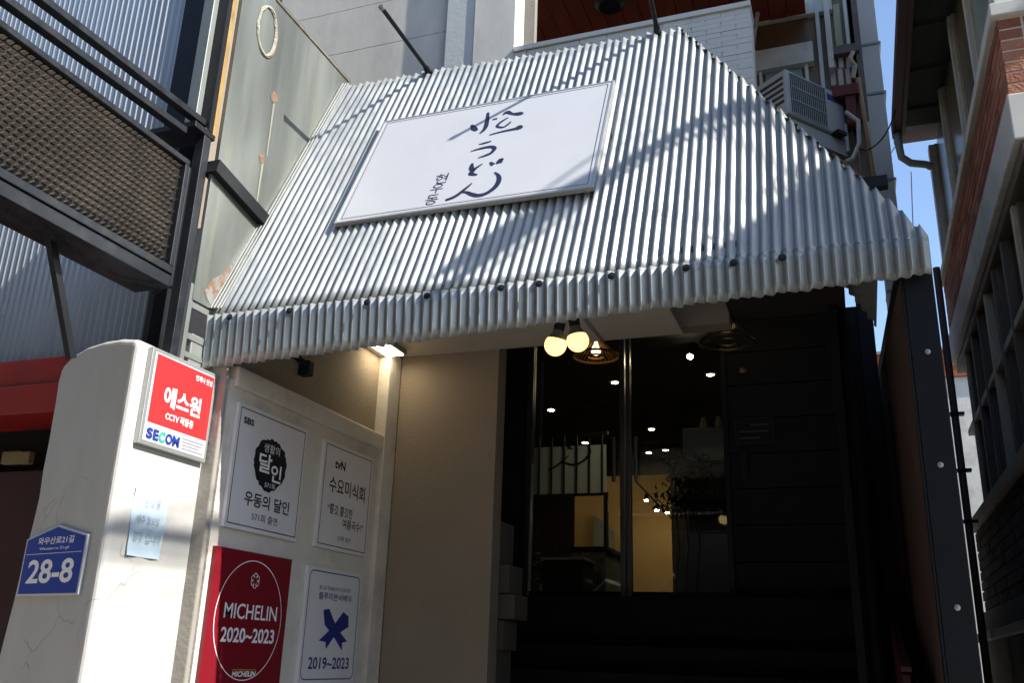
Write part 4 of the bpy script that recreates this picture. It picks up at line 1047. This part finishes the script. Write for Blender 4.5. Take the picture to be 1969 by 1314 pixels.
# bricks
nc = 7; ch_ = (4.625-4.195)/nc
for j in range(nc):
    za = 4.195+j*ch_; zb = za+ch_-0.010
    y = BY0+(0.105 if j % 2 else 0.0); 
    if j % 2: bb('brick', 'brick%d' % random.randrange(4), BXR-random.random()*.003, BXR+0.10, BY0-random.random()*.002, BY0+0.095, za, zb, bevel=.002)
    while y < BY1-0.05:
        ye = min(y+0.20, BY1)
        first = (not j % 2 and y == BY0)
        bb('brick', 'brick%d' % random.randrange(4), BXR-random.random()*.003, BXR+0.10, (BY0-random.random()*.002) if first else y, ye-0.0, za, zb, bevel=.002) if first else bb('brick', 'brick%d' % random.randrange(4), BXR-random.random()*.003, BXR+0.10, y+0.0, ye-0.010, za, zb)
        y = ye+(0.010 if first else 0)
    x = BXR+0.11 if True else 0
    x += 0.1 if j % 2 == 0 else 0.0
    if j % 2 == 0: bb('brick', 'brick%d' % random.randrange(4), BXR+0.112, BXR+0.20, BY0-random.random()*.003, BY0+0.1, za, zb, bevel=.002)
    while x < 1.9:
        bb('brick', 'brick%d' % random.randrange(4), x+0.0, x+0.192, BY0-random.random()*.003, BY0+0.1, za, zb, bevel=.002); x += 0.202
bb('sill_band', 'sill_white', BXR-0.03, BXR+0.158, BY0-0.03, BY1+.02, 4.628, 4.70, bevel=.005)
bb('sill_band', 'sill_white', BXR+0.16, 4.5, BY0-0.03, BY0+.158, 4.628, 4.70, bevel=.005)
bb('corner_post', 'sill_white', BXR+0.0, BXR+0.15, BY0+0.0, BY0+.12, 4.703, 5.9, bevel=.004)
bb('front_window_band', 'wall_pale', BXR+0.153, 4.5, BY0+0.03, BY0+.12, 4.703, 5.9)
bb('lintel_band', 'sill_white', BXR-0.012, BXR+0.158, BY0-0.012, BY1+.01, 3.95, 4.192, bevel=.006)
bb('lintel_band', 'wall_pale', BXR+0.16, 4.5, BY0-0.012, BY0+.158, 3.95, 4.192, bevel=.006)
# upper windows along the side
ws = [4.46, 5.31, 6.02, 6.92, 7.80]
for i in range(4):
    ya, yb = ws[i], ws[i+1]
    wd = bb('window', 'white_frame', BXR+0.03, BXR+0.09, ya, ya+0.045, 4.703, 5.9, bevel=.003)
    bb('pane', 'window_frost' if i < 1 else 'window_olive', BXR+0.07, BXR+0.08, ya+0.046, yb-0.001, 4.76, 5.88, par=wd)
    bb('sash_rail', 'white_frame', BXR+0.04, BXR+0.085, ya+0.047, yb-.002, 4.703, 4.757, par=wd, bevel=.003)
    ym = (ya+yb)/2
    if i < 2:
        bb('sash_stile', 'white_frame', BXR+0.045, BXR+0.09, ya+0.06, ya+0.095, 4.76, 5.88, par=wd, bevel=.003)
    bb('sash_stile', 'frame_aged_lit', BXR+0.05, BXR+0.092, yb-0.05, yb-.006, 4.76, 5.88, par=wd, bevel=.003)
bb('end_jamb', 'wall_pale', BXR+0.01, BXR+0.15, 7.80, 7.90, 4.703, 5.9)
# eave
bb('eave_soffit', 'eave_dark', 0.66, BXR+0.4, BY0+0.04, 7.45, 5.905, 5.94)
for i in range(6):
    bb('soffit_batten', 'eave_dark', 0.66, BXR+0.1, 4.4+i*0.55, 4.43+i*0.55, 5.88, 5.903)
gu = MB(); pr = [(-.05, .0), (-.052, .055), (-.04, .06), (-.036, .012), (.036, .012), (.04, .06), (.052, .055), (.05, 0)]
bb('eave_fascia', 'eave_brown', 0.625, 0.658, BY0+0.04, 7.46, 5.83, 6.02, bevel=.004)
gu.prism([(0.60+a*.8, BY0+.04, 5.85+b*2) for a, b in pr], (0, 7.48-BY0, 0)).build('gutter', 'eave_brown', BB)
bb('shade_storey', 'sill_white', 1.35, 4.5, 4.7, 7.93, 6.123, 8.9)  # unseen storey added to keep sun off the air conditioner wing
bb('roof', 'eave_brown', 0.60, 4.8, BY0+0.04, 7.95, 6.03, 6.12)
MB().tube([(0.60, 7.44, 5.85), (0.60, 7.45, 5.72), (0.61, 7.47, 5.64), (0.68, 7.52, 5.60), (0.80, 7.58, 5.60), (0.84, 7.6, 5.58)], 0.032, 10).build('downpipe_elbow', 'pvc_white', BB, smooth=True)
# lower windows along the side (dark glass, aged frames, some cream with the light painted in)
bb('window_head', 'frame_brown', BXR+0.02, BXR+0.15, BY0, BY1, 3.87, 3.947, bevel=.004)
ws = [4.36, 4.86, 5.3, 5.72, 6.12, 6.52, 6.95, 7.4, 7.86]
for i in range(8):
    ya, yb = ws[i], ws[i+1]
    wd = bb('window', 'frame_aged_lit' if i % 3 == 1 else 'frame_brown', BXR+0.03, BXR+0.10, ya, ya+0.05, 2.68, 3.868, bevel=.004)
    bb('pane', 'window_dark', BXR+0.08, BXR+0.09, ya+0.051, yb-0.001, 2.70, 3.86, par=wd)
    bb('sash_rail', 'frame_aged_lit', BXR+0.035, BXR+0.095, ya+0.052, yb-.002, 3.34, 3.385, par=wd, bevel=.003)
    if i % 2 == 0: bb('sash_stile', 'frame_brown', BXR+0.05, BXR+0.1, yb-0.06, yb-.02, 2.70, 3.86, par=wd, bevel=.003)
bb('lower_sill', 'frame_aged_lit', BXR-0.04, BXR+0.15, BY0, BY1+.02, 2.60, 2.677, bevel=.005)
bb('mortar_bed', 'mortar_dark', BXR+0.008, BXR+0.15, BY0, BY1-.01, 2.02, 2.597)
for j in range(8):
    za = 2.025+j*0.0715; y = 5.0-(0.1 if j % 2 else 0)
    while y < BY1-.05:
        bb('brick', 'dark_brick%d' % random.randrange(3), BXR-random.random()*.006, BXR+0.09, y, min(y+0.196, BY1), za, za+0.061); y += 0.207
bb('plinth', 'concrete_dark', BXR-0.02, BXR+0.15, BY0, BY1+.01, 0, 2.015, bevel=.006)
q = atX(1969, 1215, BXR-0.02)
bb('plinth_pipe', 'steel_black', BXR-0.09, BXR-0.03, BY0, BY1, 1.80, 1.86, bevel=.01)
# drain pipe in the gap beside the brick building
a = atY(1811, 600, 7.0)
GP = thing('gap_downpipe', 'slim dark downpipe standing in the gap beside the brick building', 'pipe', (a.x, 7.0, 0))
MB().tube([(a.x, 7.0, 0), (a.x, 7.0, atY(1805, 515, 7.0).z)], 0.026, 10).build('pipe', 'eave_brown', GP, smooth=True)
for zz in (2.55, 2.9, 3.3): MB().box(a.x-.06, a.x+.06, 6.97, 7.03, zz, zz+.02).build('strap', 'steel_black', GP)
# pale wall closing the lower part of the gap
tag(MB().box(0.58, 0.84, 8.6, 8.7, 0, 3.5).build('gap_wall', 'sill_white'), 'pale low wall closing the gap behind the downpipe', 'wall')

# ================================================================ WIRES, OFF-FRAME STREET
PO2 = thing('utility_pole', 'concrete utility pole carrying the cables down the alley', 'utility pole', (3.4, -2.6, 0))
MB().tube([(3.4, -2.6, 0), (3.4, -2.6, 9.5)], [0.17, 0.12], 16).build('pole', 'concrete', PO2, smooth=True)
MB().box(2.9, 3.9, -2.65, -2.55, 8.0, 8.08).build('crossarm', 'steel_grey', PO2)
MB().lathe((3.15, -2.6, 7.2), [(0, -.3), (.16, -.3), (.16, .3), (0, .32)], 14).build('transformer', 'steel_grey', PO2)
def wire(label, pts, r, n=6):
    P = [Vector(p) for p in pts]; Q = []
    for i in range(len(P)-1):
        p0, p1, p2, p3 = P[max(i-1, 0)], P[i], P[i+1], P[min(i+2, len(P)-1)]
        for k in range(8):
            t = k/8; Q.append(0.5*((2*p1)+(p2-p0)*t+(2*p0-5*p1+4*p2-p3)*t*t+(-p0+3*p1-3*p2+p3)*t**3))
    Q.append(P[-1])
    return tag(MB().tube(Q, r, n).build('cable', 'cable_black', smooth=True), label, 'cable', 'cables along the alley')
def cast(x, y, X=3.0):
    """where the sun ray that reaches this spot of the awning passes the vertical plane of the alley cables"""
    P = atP(x, y, A0, snor); return P+SUN*((X-P.x)/SUN.x)
wire('thick cable bundle from the utility pole to the brick building', [(3.3, -2.6, 7.6)]+[cast(*p) for p in ((760, 620), (860, 520), (960, 445), (1050, 400), (1150, 345), (1230, 300), (1330, 245), (1400, 215), (1500, 195))]+[(3.0, 4.3, 5.9)], 0.045)
wire('second cable twisted under the thick bundle to the brick building', [(3.3, -2.6, 7.5)]+[cast(*p) for p in ((790, 625), (900, 515), (1060, 412), (1200, 335), (1290, 285), (1350, 262), (1420, 243), (1500, 252), (1560, 280), (1625, 320))]+[(3.0, 4.3, 5.2)], 0.018)
wire('thin service wire dropping from the cable bundle', [cast(*p) for p in ((1420, 205), (1455, 210), (1480, 240), (1540, 260), (1600, 300), (1640, 322))]+[(3.0, 4.3, 5.1)], 0.012)
wire('thin looped wire under the cable bundle', [cast(*p) for p in ((1340, 246), (1385, 268), (1440, 290), (1500, 325), (1600, 338))]+[(3.0, 4.3, 4.9)], 0.013)
wire('slack wire hanging below the cable bundle', [(3.1, -2.4, 6.9)]+[cast(*p) for p in ((1060, 470), (1190, 425), (1290, 400), (1380, 350), (1450, 345), (1540, 345))]+[(3.0, 4.3, 4.7)], 0.005)
wire('lowest wire running level under the cable bundle', [(3.1, -2.4, 6.4)]+[cast(*p) for p in ((900, 480), (1100, 435), (1250, 415), (1400, 425), (1480, 420))]+[(3.0, 4.3, 4.5)], 0.010)
wire('loose wire crossing the sky to the air conditioner wall', [atY(1745, 90, 7.0), atY(1735, 160, 7.0), atY(1718, 225, 7.1), atY(1695, 268, 7.3), atY(1668, 288, 7.5), atY(1648, 284, 7.6)], 0.006)
wire('faint wire dropping through the sky gap to the awning', [atY(1752, 330, 9.0), atY(1754, 390, 9.0), atY(1757, 480, 9.0), atY(1760, 640, 9.0)], 0.005)
wire('faint wire slanting down past the metal column', [atY(1728, 270, 9.2), atY(1705, 310, 9.2), atY(1690, 350, 9.2), atY(1680, 400, 9.2)], 0.005)

def block(name, label, x0, x1, y0, y1, h, m_, wins):
    t = thing(name, label, 'building', ((x0+x1)/2, (y0+y1)/2, 0))
    MB().box(x0, x1, y0, y1, 0, h).build('wall', m_, t)
    MB().box(x0-.15, x1+.15, y0-.15, y1+.15, h+.002, h+.25).build('roof', 'concrete_dark', t)
    for (ax, c0, c1, pos, za, zb) in wins:
        if ax == 'Y': f = MB().box(c0, c1, pos-.04, pos+.06, za, zb).build('window', 'white_frame', t); MB().box(c0+.06, c1-.06, pos+.061, pos+.07, za+.06, zb-.06).build('pane', 'window_dark', f)
        else: f = MB().box(pos-.06, pos+.04, c0, c1, za, zb).build('window', 'white_frame', t); MB().box(pos-.07, pos-.061, c0+.06, c1-.06, za+.06, zb-.06).build('pane', 'window_dark', f)
se = cast(1430, 430, 5.85)
block('awning_shade_building', 'unseen grey building on the alley, shaped to shade the awning corner', 6.0, 12.0, 1.5, se.y+0.45, se.z-0.25, 'concrete', [('X', 1.8, 2.4, 6.0, z, z+1.3) for z in (1.2, 4.2)])  # out of view; height and width shaped to shade the awning's lower right
block('opposite_sky_block', 'unseen tall brown building across the alley, added to cut sky light', -16.0, 5.0, -14.0, -3.8, 9.0, 'dark_cladding', [('Y', -15+k*2.6, -13.6+k*2.6, -3.8, z, z+1.4) for k in range(7) for z in (1.2, 4.2)])  # added out of view to hold back sky fill from the front
block('alley_end_sky_block', 'unseen tall grey building added at the alley end to cut low sky light', -26.0, -16.5, -14.0, 16.0, 13.0, 'dark_cladding', [('X', -10+k*2.6, -8.6+k*2.6, -16.5, z, z+1.4) for k in range(9) for z in (1.2, 4.2, 7.2, 10.2)])  # added out of view to hide the bright horizon on the left
block('left_sky_block', 'unseen brown building added beyond the corrugated shop to cut sky light', -16.0, -6.3, 3.9, 12.0, 9.0, 'plaster_brown', [('Y', -15+k*2.6, -13.6+k*2.6, 3.9, z, z+1.4) for k in range(3) for z in (1.2, 4.2, 6.8)])  # added out of view to narrow the open sky on the left
